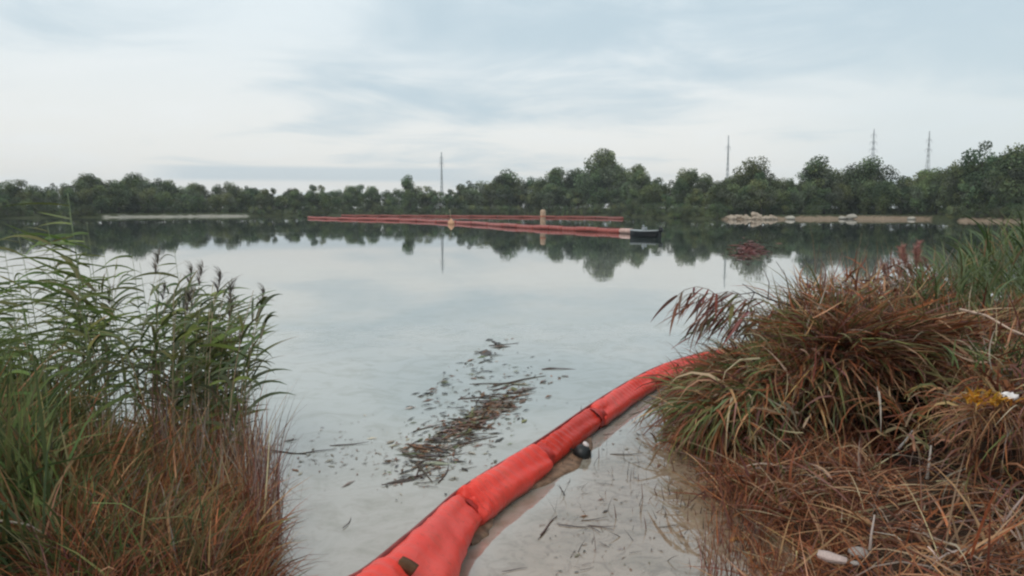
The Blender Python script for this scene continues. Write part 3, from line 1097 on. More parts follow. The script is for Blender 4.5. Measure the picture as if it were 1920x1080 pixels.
stick([at(1738, 900, 5.15), at(1742, 870, 5.2), at(1746, 835, 5.25)], 0.012, (0.42, 0.38, 0.34), 'short pale grey stick standing upright below the dark hollow')
stick([at(1682, 845, 5.5), at(1698, 826, 5.5), at(1712, 806, 5.55)], 0.011, (0.36, 0.33, 0.30), 'short grey stick leaning in the dark hollow of the mound')
stick([at(1750, 1000, 4.4), at(1790, 950, 4.6), at(1822, 890, 4.8)], 0.011, (0.36, 0.20, 0.12), 'long brown stalk leaning over the straw below the straw fan', 'stalk', cat='stalk')
stick([at(1800, 580, 6.4), at(1850, 592, 6.2), at(1895, 618, 6.0), at(1950, 640, 5.8)], 0.013, (0.55, 0.40, 0.32), 'long pale pinkish stalk lying across the green growth at far right', 'stalk', cat='stalk')
stick([at(1631, 1032, 4.05), at(1634, 1000, 4.1), at(1640, 965, 4.12)], 0.009, (0.46, 0.36, 0.33), 'thin pale stem standing right behind the grey stone', 'stalk', cat='stalk')


def rock_mesh(seed, flat=0.6, sides=10, rings=6):
    rnd = random.Random(seed)
    vs, q, t = [], [], []
    ph = [rnd.uniform(0, 6.28) for _ in range(6)]
    for i in range(rings + 1):
        el = -math.pi / 2 + math.pi * i / rings
        for k in range(sides):
            th = 2 * math.pi * k / sides
            x, y, z = math.cos(el) * math.cos(th), math.cos(el) * math.sin(th), math.sin(el)
            r = 1 + 0.16 * math.sin(3 * x + ph[0]) + 0.13 * math.sin(4 * y + ph[1]) + 0.12 * math.sin(5 * z + ph[2]) + rnd.uniform(-0.06, 0.06) * (0 < i < rings)
            mx = max(abs(x), abs(y), abs(z))
            r *= 0.75 + 0.25 / mx * 0.75
            vs.append((x * r, y * r, z * r * flat))
    for i in range(rings):
        for k in range(sides):
            k2 = (k + 1) % sides
            q.append((i * sides + k, i * sides + k2, (i + 1) * sides + k2, (i + 1) * sides + k))
    m = MB()
    m.add(vs, q)
    return m.mesh('rock', False)


def stone(u, v, d, size, mat, label, seed, rz=0, flat=0.5, ry=0.0, name='stone'):
    p = at(u, v, d)
    o = obj(name, rock_mesh(seed, flat), mat)
    o.location = p
    o.rotation_euler = (ry, ry * 0.6, rz)
    o.scale = size
    tag(o, label, 'stone')
    return o


stone(1610, 1036, 4.15, (0.065, 0.05, 0.05), M_STONE, 'rounded grey stone on the straw at the bottom right', 3, 0.3)
stone(1562, 1046, 4.05, (0.085, 0.04, 0.035), M_PINKSTONE, 'flat pinkish pale stone lying left of the grey one', 5, -0.45, 0.45, 0.15)
stone(1603, 1056, 4.0, (0.028, 0.02, 0.02), M_STONE, 'tiny pale pebble in front of the rounded grey stone', 8, 0.2)


def scrap():
    p = at(1893, 742, 4.72)
    n = 9
    V, Q = [], []
    for i in range(n):
        for j in range(4):
            x = (i / (n - 1) - 0.5) * 0.12
            y = (j / 3 - 0.5) * 0.06
            V.append((x, y * (1 - 0.5 * abs(x) / 0.06), 0.014 * math.sin(i * 1.9 + j) + 0.010 * math.sin(j * 2.7 + i * 0.7)))
    for i in range(n - 1):
        for j in range(3):
            a = i * 4 + j
            Q.append((a, a + 1, a + 5, a + 4))
    me = mesh_np('plastic_scrap', V, Q, None, True)
    o = obj('plastic_scrap', me, flat_material('white_plastic', (0.75, 0.70, 0.68), 0.45, 0.4, 0.1, 20))
    o.location = p
    o.rotation_euler = (0.7, 0.12, 0.2)
    s = o.modifiers.new('thickness', 'SOLIDIFY')
    s.thickness = 0.002
    tag(o, 'small crumpled white scrap beside the yellow leaves', 'scrap')


scrap()


# ------------------------------------------------------------------ the near boom
def catmull(P, n):
    P = [np.array(p, float) for p in P]
    P = [2 * P[0] - P[1]] + P + [2 * P[-1] - P[-2]]
    out = []
    for i in range(1, len(P) - 2):
        for k in range(n):
            t = k / n
            a, b, c, d = P[i - 1], P[i], P[i + 1], P[i + 2]
            out.append(0.5 * ((2 * b) + (c - a) * t + (2 * a - 5 * b + 4 * c - d) * t * t + (3 * b - a - 3 * c + d) * t ** 3))
    out.append(P[-2])
    return np.array(out)


def near_boom():
    ctl = [  # centre pixel, apparent half thickness (px)
        ((600, 1250), 128), ((712, 1155), 96), ((790, 1068), 76), ((834, 1003), 54), ((893, 942), 42), ((1018, 857), 34),
        ((1115, 784), 28), ((1191, 732), 23.5), ((1258, 698), 20.5), ((1325, 677), 18), ((1400, 664), 16), ((1490, 655), 14)]
    pts = []
    for (u, v), hw in ctl:
        r = 0.14
        hw = hw * (0.90 if u > 850 else 0.86)
        for _ in range(4):
            p = on_plane(u, v, r * 0.62)
            r = hw * (p - Vector((0, 0, CAM_H))).length / F0
        pts.append((p.x, p.y, r * 0.62, r))
    N = 40
    path = catmull(pts, N)
    root = empty('containment_boom', (path[4 * N][0], path[4 * N][1], 0))
    ox, oy = root.location.x, root.location.y

    def idx(u):   # path index nearest to a photo column (through the control list)
        us = [c[0][0] for c in ctl]
        return float(np.interp(u, us, np.arange(len(ctl)) * N))
    bounds = [0, idx(872), idx(1008), idx(1112), idx(1214), idx(1318), (len(ctl) - 1) * N]
    seg_len = np.r_[0, np.cumsum(np.linalg.norm(np.diff(path[:, :3], axis=0), axis=1))]
    sides = 48

    def frame(f):
        i = min(int(f), len(path) - 2)
        t = f - i
        p = path[i] * (1 - t) + path[i + 1] * t
        j0, j1 = max(0, i - 2), min(len(path) - 1, i + 3)
        tg = path[j1][:2] - path[j0][:2]
        tg = tg / np.linalg.norm(tg)
        side = np.array([tg[1], -tg[0]])       # towards the right bank / the viewer's side
        return p, tg, side

    def section(f0, f1, seed, wr, last=False, first=False, rf=1.0, mat=None):
        rnd = random.Random(seed)
        nl = 130
        L = float(np.interp(f1, np.arange(len(path)), seg_len) - np.interp(f0, np.arange(len(path)), seg_len))
        V, Q = [], []
        ph = [rnd.uniform(0, 6.28) for _ in range(8)]
        cre = [(rnd.choice((-1, 1)) * rnd.uniform(0.8, 3.5), rnd.uniform(0.1, 1.7), rnd.uniform(0.4, 1.0)) for _ in range(9)]
        weld = [0.36 + rnd.uniform(-.05, .05), 0.72 + rnd.uniform(-.05, .05)]
        for i in range(nl + 1):
            s = i / nl
            p, tg, side = frame(f0 + (f1 - f0) * s)
            r = p[3] * rf
            p = p + np.array([-side[0], -side[1], 0, 0]) * (1 - rf) * 0.12
            e0, e1 = s * L, (1 - s) * L
            pin = 1.0
            if not first: pin *= 1 - 0.07 * math.exp(-(e0 / 0.035) ** 1.4)
            if not last: pin *= 1 - 0.07 * math.exp(-(e1 / 0.035) ** 1.4)
            pin *= 1 + 0.02 * math.sin(math.pi * s) + 0.012 * math.sin(s * 9 + ph[0])
            for k in range(sides):
                th = 2 * math.pi * k / sides          # 0 = side, pi/2 = up
                cth, sth = math.cos(th), math.sin(th)
                # fabric hung from a top seam: flat sloping flanks and a belly at the water
                ex = 1.0
                X = math.copysign(abs(cth) ** ex, cth)
                Z = math.copysign(abs(sth) ** 1.05, sth)
                shape = 1.0 + 0.05 * math.exp(-((th - 1.62) / 0.24) ** 2) - 0.20 * math.exp(-((th - 0.85) / 0.5) ** 2) - 0.12 * math.exp(-((th - 2.5) / 0.5) ** 2)
                ed = math.exp(-e0 / 0.30) * (not first) + math.exp(-e1 / 0.30) * (not last)
                w = 0.011 * ed * math.sin(th * 6 + s * 7 + ph[1]) * math.sin(th * 2.3 + ph[2])
                w += 0.011 * wr * math.sin((s * L) * 62 + th * 3.2 + ph[3]) * math.exp(-((th - 1.15) / 0.7) ** 2) * (0.55 + 0.45 * math.sin(s * 5 + ph[4]))
                w += 0.0035 * math.sin(s * L * 11 + th * 2 + ph[5]) + 0.002 * math.sin(s * L * 23 - th * 3 + ph[6])
                # sharp tension creases running in from the ends, a welded hem along the flank and cross welds
                for (cs, cd, cw) in cre:
                    dd = (th - cd) - (s * L) * cs
                    fall = math.exp(-(e0 if cs > 0 else e1) / 0.28)
                    w -= 0.017 * cw * fall * math.exp(-(dd / 0.07) ** 2)
                w += 0.004 * math.exp(-((th - 1.28) / 0.045) ** 2)
                w += 0.0035 * sum(math.exp(-((s - q) * L / 0.014) ** 2) for q in weld)
                rr = r * pin * shape + w * r / 0.15
                V.append((p[0] + side[0] * X * rr - ox, p[1] + side[1] * X * rr - oy, p[2] + Z * rr))
        for i in range(nl):
            for k in range(sides):
                k2 = (k + 1) % sides
                Q.append((i * sides + k, (i + 1) * sides + k, (i + 1) * sides + k2, i * sides + k2))
        T = []
        n0 = len(V)
        for (ring, fl) in ((0, 1), (nl, -1)):
            c = np.mean(np.array(V[ring * sides:(ring + 1) * sides]), 0)
            V.append(tuple(c))
            for k in range(sides):
                k2 = (k + 1) % sides
                T.append((len(V) - 1, ring * sides + k, ring * sides + k2)[::fl])
        obj('float_section', mesh_np('float_section', V, Q, None, True, T), mat or M_BOOM, root)

    gap = 1.1
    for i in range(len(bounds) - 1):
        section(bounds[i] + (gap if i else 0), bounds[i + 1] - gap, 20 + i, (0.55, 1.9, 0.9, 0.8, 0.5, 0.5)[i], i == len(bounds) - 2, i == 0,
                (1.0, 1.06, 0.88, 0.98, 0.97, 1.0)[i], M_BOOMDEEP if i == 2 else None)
    # joints between the sections: a dark folded web
    for f in bounds[1:-1]:
        V, Q = [], []
        nn = 7
        for i in range(nn):
            p, tg, side = frame(f + (i / (nn - 1) - 0.5) * 5.0)
            r = p[3] * (0.83 + 0.03 * math.cos(i * 2.1))
            for k in range(20):
                th = 2 * math.pi * k / 20
                rr = r * (1 + 0.06 * math.sin(th * 5 + i))
                V.append((p[0] + side[0] * math.cos(th) * rr - ox, p[1] + side[1] * math.cos(th) * rr - oy, p[2] + math.sin(th) * rr))
        for i in range(nn - 1):
            for k in range(20):
                k2 = (k + 1) % 20
                Q.append((i * 20 + k, (i + 1) * 20 + k, (i + 1) * 20 + k2, i * 20 + k2))
        obj('joint', mesh_np('joint', V, Q, None, True), M_JOINT, root)
    # dark seam tape along the top on the far side, and the tension line in it
    V, Q = [], []
    step = 6
    fs = np.arange(0, len(path) - 1, step)
    for i, f in enumerate(fs):
        p, tg, side = frame(float(f))
        r = p[3]
        wv = 0.002 * math.sin(f * 0.11)
        for (a, rad) in ((2.20, 0.80), (1.96, 0.84), (1.90, 1.02 + wv * 6), (1.98, 1.05 + wv * 6), (2.12, 1.02)):
            V.append((p[0] + side[0] * math.cos(a) * r * rad - ox, p[1] + side[1] * math.cos(a) * r * rad - oy, p[2] + math.sin(a) * r * rad))
    for i in range(len(fs) - 1):
        for k in range(5):
            k2 = (k + 1) % 5
            Q.append((i * 5 + k, i * 5 + k2, (i + 1) * 5 + k2, (i + 1) * 5 + k))
    obj('top_seam', mesh_np('top_seam', V, Q, None, True), M_BOOMEDGE, root)
    # brown strap over the nearest section
    p, tg, side = frame(idx(728) + 2)
    V, Q = [], []
    n = 12
    for i in range(n):
        a = 0.98 + (1.36 - 0.98) * i / (n - 1)
        for (dt, dr) in ((-0.026, -0.03), (0.026, -0.03), (0.026, 0.02), (-0.026, 0.02)):
            rr = p[3] * 1.02 + dr
            V.append((p[0] + side[0] * math.cos(a) * rr + tg[0] * dt - ox, p[1] + side[1] * math.cos(a) * rr + tg[1] * dt - oy, p[2] + math.sin(a) * rr))
    for i in range(n - 1):
        for k in range(4):
            k2 = (k + 1) % 4
            Q.append((i * 4 + k, (i + 1) * 4 + k, (i + 1) * 4 + k2, i * 4 + k2))
    Q.append((0, 1, 2, 3)); Q.append((4 * n - 1, 4 * n - 2, 4 * n - 3, 4 * n - 4))
    st = obj('strap', mesh_np('strap', V, Q), M_STRAP, root)
    # muddy skirt strips painting in the boom's dark reflection and the shaded joint gap
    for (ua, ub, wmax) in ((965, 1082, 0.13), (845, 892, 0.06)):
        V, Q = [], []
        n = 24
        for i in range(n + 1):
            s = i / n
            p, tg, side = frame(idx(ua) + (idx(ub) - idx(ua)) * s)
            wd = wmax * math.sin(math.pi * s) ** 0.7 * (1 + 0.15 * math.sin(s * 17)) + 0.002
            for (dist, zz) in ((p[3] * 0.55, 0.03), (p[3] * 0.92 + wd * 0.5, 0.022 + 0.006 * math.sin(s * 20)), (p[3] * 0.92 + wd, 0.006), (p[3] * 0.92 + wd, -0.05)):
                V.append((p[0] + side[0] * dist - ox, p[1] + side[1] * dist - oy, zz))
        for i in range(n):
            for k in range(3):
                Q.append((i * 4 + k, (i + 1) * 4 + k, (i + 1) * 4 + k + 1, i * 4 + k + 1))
        obj('skirt_shade', mesh_np('skirt_shade', V, Q, None, True), M_SKIRTSHADE, root)
    tag(root, 'large red containment boom running from the foreground into the right reeds', 'boom')


near_boom()


# black float beside it
def black_float():
    p = on_plane(1092, 850, 0.03)
    root = empty('mooring_float', (p.x, p.y, 0.03), 0.6)
    prof = [(0.0001, -0.075), (0.045, -0.07), (0.075, -0.04), (0.085, 0.0), (0.075, 0.038), (0.05, 0.062), (0.03, 0.072), (0.0001, 0.075)]
    b = MB().lathe(prof, 18).build('float_body', flat_material('black_rubber', (0.010, 0.012, 0.012), 0.45, 0.4, 0.3, 10), root)
    b.rotation_euler = (0.9, 0.35, 0)
    cap = MB().lathe([(0.0001, 0.018), (0.022, 0.016), (0.030, 0.008), (0.031, -0.008), (0.02, -0.011), (0.0001, -0.011)], 14).build(
        'float_cap', flat_material('dull_white', (0.62, 0.55, 0.53), 0.6, 0.3, 0.1, 10), root)
    cap.location = (0.03, -0.01, 0.078)
    cap.rotation_euler = (0.5, 0.5, 0)
    MB().tube([(-0.06, 0.03, 0.03), (-0.12, 0.09, 0.05), (-0.17, 0.15, 0.05)], 0.009, 6, (0.03, 0.025, 0.02)).build('tether', M_STEM, root)
    tag(root, 'black float with a dull white cap against the red boom', 'float')


black_float()


# ------------------------------------------------------------------ debris on the water
def floating_stems():
    protos = []
    for i in range(6):
        pts = [Vector((s - 0.5, 0.10 * math.sin(s * 3 + i) * (1 if i % 2 else -1), 0.012 * math.sin(s * 7 + i))) for s in np.linspace(0, 1, 6)]
        me = MB().tube(pts, [0.018, 0.024, 0.022, 0.020, 0.015, 0.008], 5, (0.075, 0.045, 0.032)).mesh('floating_stem')
        me.materials.append(M_DEBRIS)
        protos.append(me)

    def put(u, v, L, ang, label, group):
        p = on_plane(u, v, 0.006)
        o = obj('floating_stem', random.choice(protos), None)
        o.location = p
        o.rotation_euler = (random.uniform(-0.05, 0.05), random.uniform(-0.04, 0.04), ang)
        o.scale = (L, L * random.uniform(0.5, 0.9), L * 0.6)
        tag(o, label, 'stem', group)
    A = ('dark broken stem floating in the debris raft left of the red boom', 'stems in the open water raft')
    put(755, 902, 0.36, 0.45, *A); put(800, 893, 0.22, 0.2, *A); put(808, 902, 0.24, 0.5, *A)
    put(990, 710, 0.6, 0.55, *A); put(1050, 692, 0.5, 0.15, *A); put(945, 645, 0.55, 0.5, *A)
    for i in range(52):
        t = random.random()
        u = 965 - 180 * t + random.gauss(0, 30)
        v = 715 + 170 * t + random.gauss(0, 20)
        put(u, v, random.uniform(0.12, 0.5), random.gauss(0.7, 0.5), *A)
    B = ('dark thin stem floating beside the left reeds', 'stems off the left bank')
    for (u, v, L, a) in [(535, 848, 0.42, -0.15), (560, 850, 0.22, -0.2), (512, 935, 0.16, 0.8), (518, 1022, 0.16, 0.1), (650, 980, 0.2, 1.5), (505, 845, 0.2, 0.0), (600, 845, 0.3, 0.2), (655, 832, 0.36, 0.25)]:
        put(u, v, L, a, *B)
    C = ('dark thin stem floating in the shallows right of the red boom', 'stems in the right shallows')
    for (u, v, L, a) in [(1030, 985, 0.36, 1.05), (1020, 1000, 0.2, 1.0), (1115, 972, 0.2, 0.3), (1130, 985, 0.2, -0.1), (1080, 985, 0.25, -0.15), (1180, 868, 0.14, 1.5), (1278, 860, 0.1, 0.4),
                         (1240, 770, 0.16, 1.5), (1225, 800, 0.2, 0.8), (1175, 850, 0.3, 0.05), (1255, 985, 0.16, 0.3), (1245, 962, 0.14, 1.4), (1100, 925, 0.1, 0.5), (1090, 912, 0.1, 0.7),
                         (965, 1068, 0.16, 0.2), (1300, 950, 0.16, 1.3), (1140, 800, 0.2, 1.2), (1190, 775, 0.2, 0.6)]:
        put(u, v, L, a, *C)
    for i in range(40):
        put(random.uniform(1060, 1400), random.uniform(760, 1070), random.uniform(0.05, 0.17), random.uniform(0, 3), *C)


floating_stems()


def debris():
    def bits(n, us, vs, size, table):
        V, Q, Cc = [], [], []
        cols = pick(n, table)
        for i in range(n):
            p = on_plane(us[i], vs[i], 0.004)
            a = random.gauss(0.5, 0.9)
            L = size * random.lognormvariate(0, 0.65)
            w = L * random.uniform(0.10, 0.42)
            ca, sa = math.cos(a), math.sin(a)
            k = len(V)
            for (x, y, z) in ((-L, -w * .3, 0), (-L * .2, -w, .012), (L, 0, .004), (L * .1, w, .010)):
                V.append((p.x + x * ca - y * sa, p.y + x * sa + y * ca, p.z + z * size / 0.03 * random.random()))
            Q.append((k, k + 1, k + 2, k + 3))
            Cc += [cols[i]] * 4
        return np.array(V), np.array(Q), np.array(Cc)
    m = Mass()
    T = [(np.array((0.05, 0.04, 0.035)), 3), (DKRUST, 2), (GREYSTRAW * 0.7, 1), (OLIVE * 0.7, 0.5)]
    n = 1050
    t = RNG.beta(1.7, 1.25, n)
    m.add(*bits(n, 985 - 210 * t + NRM(0, 36, n), 700 + 185 * t + NRM(0, 26, n), 0.026, T))
    n = 110   # thin trail farther out
    t = U(0, 1, n)
    m.add(*bits(n, 950 - 160 * t + NRM(0, 14, n), 640 + 115 * t + NRM(0, 10, n), 0.045, T))
    n = 420   # dense rusty mat
    m.add(*bits(n, NRM(905, 36, n), NRM(0, 8, n) + 0, 0.04, [(RUST * 0.7, 2), (DKRUST, 2), (OLIVE * 0.6, 0.6)]) if False else
          bits(n, *(lambda g: (905 + g[0] * 46, 778 - g[0] * 24 + g[1] * 10))((NRM(0, 1, n), NRM(0, 1, n))), 0.045, [(MAUVE * 0.55, 2), (DKRUST, 2), (GREYSTRAW * 0.4, 1.5), (OLIVE * 0.6, 0.6)]))
    n = 240
    m.add(*bits(n, U(500, 760, n), 850 + NRM(0, 26, n), 0.014, [(GREYSTRAW * 0.8, 2), (DKRUST, 1)]))
    n = 420
    m.add(*bits(n, U(1000, 1440, n), U(740, 1078, n), 0.011, [(GREYSTRAW * 0.6, 2), (DKRUST, 2), (np.array((0.05, 0.04, 0.035)), 1)]))
    n = 420   # rust scum in the shade of the left bank and along the right edge
    e = RNG.uniform(0, 1, n)
    m.add(*bits(n, 1262 + 190 * e + NRM(-14, 16, n), 760 + 320 * e ** 0.9 + NRM(0, 10, n), 0.016, [(RUST, 2), (DKRUST, 2), (TAN, 1)]))
    m.build('floating_debris', M_DEBRIS, 'scattered dead leaves and reed bits floating on the water', 'debris')
    # rust-red floating weed far out on the right
    m = Mass()
    n = 700
    g0, g1 = NRM(0, 1, n), NRM(0, 1, n)
    m.add(*bits(n, 1405 + g0 * 15, 469 + g1 * 7.5, 0.10, [(RUST * 0.6, 2), (DKRUST, 2), (np.array((0.15, 0.07, 0.05)), 2)]))
    m.build('floating_weed', M_DEBRIS, 'patch of rust red floating weed on the water left of the mound', 'weed')


debris()


# ------------------------------------------------------------------ far booms, post, buoy, boat
def strip_boom(name, pix, hgt, mats, label, nsec):
    pts = [on_plane(u, v) for (u, v) in pix]
    path = catmull([(p.x, p.y, 0) for p in pts], 24)
    root = empty(name, path[len(path) // 2])
    o = np.array(root.location)
    per = (len(path) - 1) / nsec
    for s in range(nsec):
        a, b = int(round(s * per)), int(round((s + 1) * per))
        seg = path[a:b + 1]
        if len(seg) < 2:
            continue
        n = len(seg)
        fine = []
        for i in range(n - 1):
            for t in (0, 0.5):
                fine.append(seg[i] * (1 - t) + seg[i + 1] * t)
        fine.append(seg[-1])
        fine = [Vector(p - o) for p in fine]
        # ends drawn in slightly so that the float bodies read as separate
        d0 = (fine[1] - fine[0]); d1 = (fine[-2] - fine[-1])
        fine[0] += d0 * 0.06; fine[-1] += d1 * 0.06
        m = len(fine)
        rad = [hgt * 0.5 * (0.82 if i in (0, m - 1) else 1.0 + 0.05 * math.sin(i * 1.7 + s)) for i in range(m)]
        for p in fine:
            p.z = hgt * (0.38 + 0.10 * math.sin(p.x * 0.9 + s))
        MB().tube(fine, rad, 10).build('float_section', mats(s, nsec), root)
    line = [Vector(p - o) + Vector((0, 0, hgt * 0.86 + 0.02)) for p in path[::3]]
    MB().tube(line, hgt * 0.045, 5, (0.2, 0.05, 0.04)).build('top_seam', M_BOOMEDGE, root)
    tag(root, label, 'boom')


strip_boom('containment_boom', [(578, 409.6), (640, 411.5), (760, 414.5), (870, 420), (960, 426.5), (1050, 431.5), (1120, 435), (1186, 438.5)], 0.46,
           lambda s, n: M_PALEBOOM if s >= n - 1 else M_FARBOOM, 'long thin red boom far out on the lake ending at the small boat', 22)
strip_boom('containment_boom', [(640, 405.9), (720, 406.2), (860, 407.0), (1000, 408.2), (1090, 409.0), (1168, 411)], 0.5,
           lambda s, n: M_BACKBOOM, 'distant dull red boom lying closest to the far wooded shore', 16)


def tan_post():
    p = on_plane(1018, 426)
    root = empty('timber_post', (p.x, p.y, -0.4))
    M_T = flat_material('tan_timber', (0.40, 0.28, 0.20), 0.85, 0.15, 0.3, 3.0, 0.3)
    MB().lathe([(0.30, 0), (0.33, 0.8), (0.32, 1.6), (0.33, 2.15), (0.30, 2.32), (0.18, 2.42), (0.001, 2.44)], 14).build('post_shaft', M_T, root)
    MB().lathe([(0.345, 1.55), (0.36, 1.57), (0.36, 1.72), (0.345, 1.74)], 14).build('post_band', flat_material('orange_band', (0.42, 0.16, 0.10), 0.7, 0.2, 0.2, 3), root)
    tag(root, 'stout tan timber post standing behind the far red boom', 'post')


tan_post()


def small_buoy():
    p = on_plane(846, 420.5)
    root = empty('marker_buoy', (p.x, p.y, 0))
    MO = flat_material('orange_plastic', (0.55, 0.30, 0.17), 0.5, 0.4, 0.15, 3)
    MB().lathe([(0.001, -0.3), (0.35, -0.25), (0.48, 0.05), (0.44, 0.35), (0.2, 0.6), (0.07, 0.75), (0.001, 0.78)], 14).build('buoy_body', MO, root)
    MB().tube([(0, 0, 0.7), (-0.1, 0, 1.3), (-0.22, 0, 2.0)], 0.05, 6, (0.34, 0.33, 0.2)).build('buoy_staff', M_STEM, root)
    tag(root, 'faded orange buoy with a leaning staff at the bend of the far boom', 'buoy')


small_buoy()


def boat():
    p = on_plane(1211, 444.5)
    root = empty('motorboat', (p.x, p.y, 0.0), R(150), (0.8, 0.8, 0.85))      # bow towards the left, a little away from the viewer
    MBk = flat_material('black_hull', (0.012, 0.014, 0.017), 0.4, 0.4, 0.2, 2)
    MG = flat_material('grey_deck', (0.28, 0.30, 0.31), 0.6, 0.3, 0.15, 2)
    # hull: stations from stern (x=-1.3) to bow (x=1.6)
    st = []
    for i in range(13):
        s = i / 12
        x = -1.3 + 2.9 * s
        w = 0.72 * (1 - max(0, (s - 0.35) / 0.65) ** 2.2) + 0.015
        top = 0.56 - 0.10 * s + 0.10 * s ** 3
        st.append((x, w, top))
    V, Q = [], []
    prof = [(-1, 1.0), (-0.92, 0.25), (-0.55, -0.28), (0, -0.42), (0.55, -0.28), (0.92, 0.25), (1, 1.0)]
    for (x, w, top) in st:
        for (a, b) in prof:
            V.append((x, a * w, b * top if b > 0 else b * 0.45))
    n = len(prof)
    for i in range(len(st) - 1):
        for k in range(n - 1):
            Q.append((i * n + k, i * n + k + 1, (i + 1) * n + k + 1, (i + 1) * n + k))
    Q.append((0, 6, 5, 1)); Q.append((1, 5, 4, 2))
    h = obj('hull', mesh_np('hull', V, Q, None, False, [(2, 4, 3)]), MBk, root)
    for sgn in (-1, 1):
        MB().tube([(x, sgn * (w - 0.01), top + 0.03) for (x, w, top) in st], 0.055, 8).build('gunwale', MG, root)
    V, Q = [], []
    for (x, w, top) in st[6:]:
        for a in (-1, -0.5, 0, 0.5, 1):
            V.append((x, a * w * 0.94, top + 0.04 + 0.10 * (1 - a * a)))
    for i in range(len(st) - 7):
        for k in range(4):
            Q.append((i * 5 + k, i * 5 + k + 1, (i + 1) * 5 + k + 1, (i + 1) * 5 + k))
    d = obj('foredeck', mesh_np('foredeck', V, Q, None, True), MG, root)
    fl = MB().box(-0.5, 0, 0.12, 1.5, 1.2, 0.03).build('floor', MG, root, False)
    MB().box(-0.55, 0, 0.40, 0.3, 1.25, 0.05).build('bench', MG, root, False)
    MB().box(0.15, 0, 0.62, 0.35, 0.55, 0.55).box(0.27, 0, 0.97, 0.04, 0.5, 0.2).build('console', MG, root, False)
    mt = MB().box(-1.47, 0, 0.62, 0.34, 0.3, 0.34).box(-1.45, 0, 0.84, 0.26, 0.24, 0.1).build('outboard_motor', MBk, root, False)
    MB().box(-1.45, 0, 0.12, 0.12, 0.10, 0.7).build('motor_leg', MBk, mt, False)
    tag(root, 'small open motorboat with black hull and grey deck at the boom end', 'boat')


boat()


# ------------------------------------------------------------------ far bank: trees, shrubs, rocks, pylons
def crown(seed, kind):
    rnd = np.random.default_rng(seed)
    P, Nn, Sz, Cc = [], [], [], []
    if kind == 'round':
        nc, zc, rz, rx, cr = 26, 0.53, 0.40, 0.38, (0.11, 0.19)
    elif kind == 'tall':
        nc, zc, rz, rx, cr = 22, 0.52, 0.44, 0.22, (0.08, 0.15)
    elif kind == 'airy':
        nc, zc, rz, rx, cr = 24, 0.55, 0.40, 0.32, (0.06, 0.14)
    else:  # shrub
        nc, zc, rz, rx, cr = 18, 0.42, 0.40, 0.62, (0.14, 0.26)
    tot = {'round': 5200, 'tall': 4000, 'airy': 3000, 'shrub': 2200}[kind]
    cs = []
    for i in range(nc):
        v = rnd.normal(0, 1, 3)
        v /= np.linalg.norm(v)
        rr = rnd.uniform(0.25, 1.0) ** 0.6
        taper = 1.0
        z = zc + v[2] * rz * rr
        if kind != 'shrub':
            taper = np.interp(z, [0.15, 0.45, 0.8, 1.0], [0.75, 1.0, 0.72, 0.35])
        r = rnd.uniform(*cr)
        cs.append((v[0] * rx * rr * taper, v[1] * rx * rr * taper, min(z, 1.0 - r), r, rnd.lognormal(0, 0.22)))
    wts = np.array([c[3] ** 2 for c in cs]); wts /= wts.sum()
    for c, w in zip(cs, wts):
        n = int(tot * w)
        d = rnd.normal(0, 1, (n, 3))
        d /= np.linalg.norm(d, axis=1)[:, None]
        rad = c[3] * rnd.uniform(0.35, 1.08, n) ** 0.6
        p = np.array(c[:3]) + d * rad[:, None] * np.array((1, 1, 0.85))
        nn = d * 0.8 + rnd.normal(0, 0.7, (n, 3)) + np.array((0, 0, 0.5))
        P.append(p); Nn.append(nn)
        Sz.append(rnd.uniform(0.012, 0.026, n) * (1.5 if kind == 'shrub' else 1))
        b = np.array([(0.130, 0.172, 0.080), (0.108, 0.152, 0.078), (0.165, 0.195, 0.080), (0.125, 0.145, 0.095)][rnd.integers(4)])
        Cc.append(b * c[4] * rnd.lognormal(0, 0.25, (n, 1)))
    P, Nn, Sz, Cc = np.concatenate(P), np.concatenate(Nn), np.concatenate(Sz), np.concatenate(Cc)
    P[:, 2] *= 1.0 / np.quantile(P[:, 2], 0.998)
    keep = P[:, 2] > 0.01
    P, Nn, Sz, Cc = P[keep], Nn[keep], Sz[keep], Cc[keep]
    Nn /= np.linalg.norm(Nn, axis=1)[:, None]
    ref = np.where(np.abs(Nn[:, 2:3]) > 0.9, np.array([[1.0, 0, 0]]), np.array([[0, 0, 1.0]]))
    A = np.cross(Nn, ref); A /= np.linalg.norm(A, axis=1)[:, None]
    B = np.cross(Nn, A)
    th = rnd.uniform(0, 6.28, len(P))[:, None]
    A, B = A * np.cos(th) + B * np.sin(th), B * np.cos(th) - A * np.sin(th)
    s = Sz[:, None]
    V = np.stack([P - A * s, P + B * s * 0.6, P + A * s, P - B * s * 0.6], 1).reshape(-1, 3)
    Q = np.arange(len(P) * 4).reshape(-1, 4)
    me = mesh_np('crown', V, Q, np.repeat(Cc, 4, 0))
    me.materials.append(M_TREE)
    return me


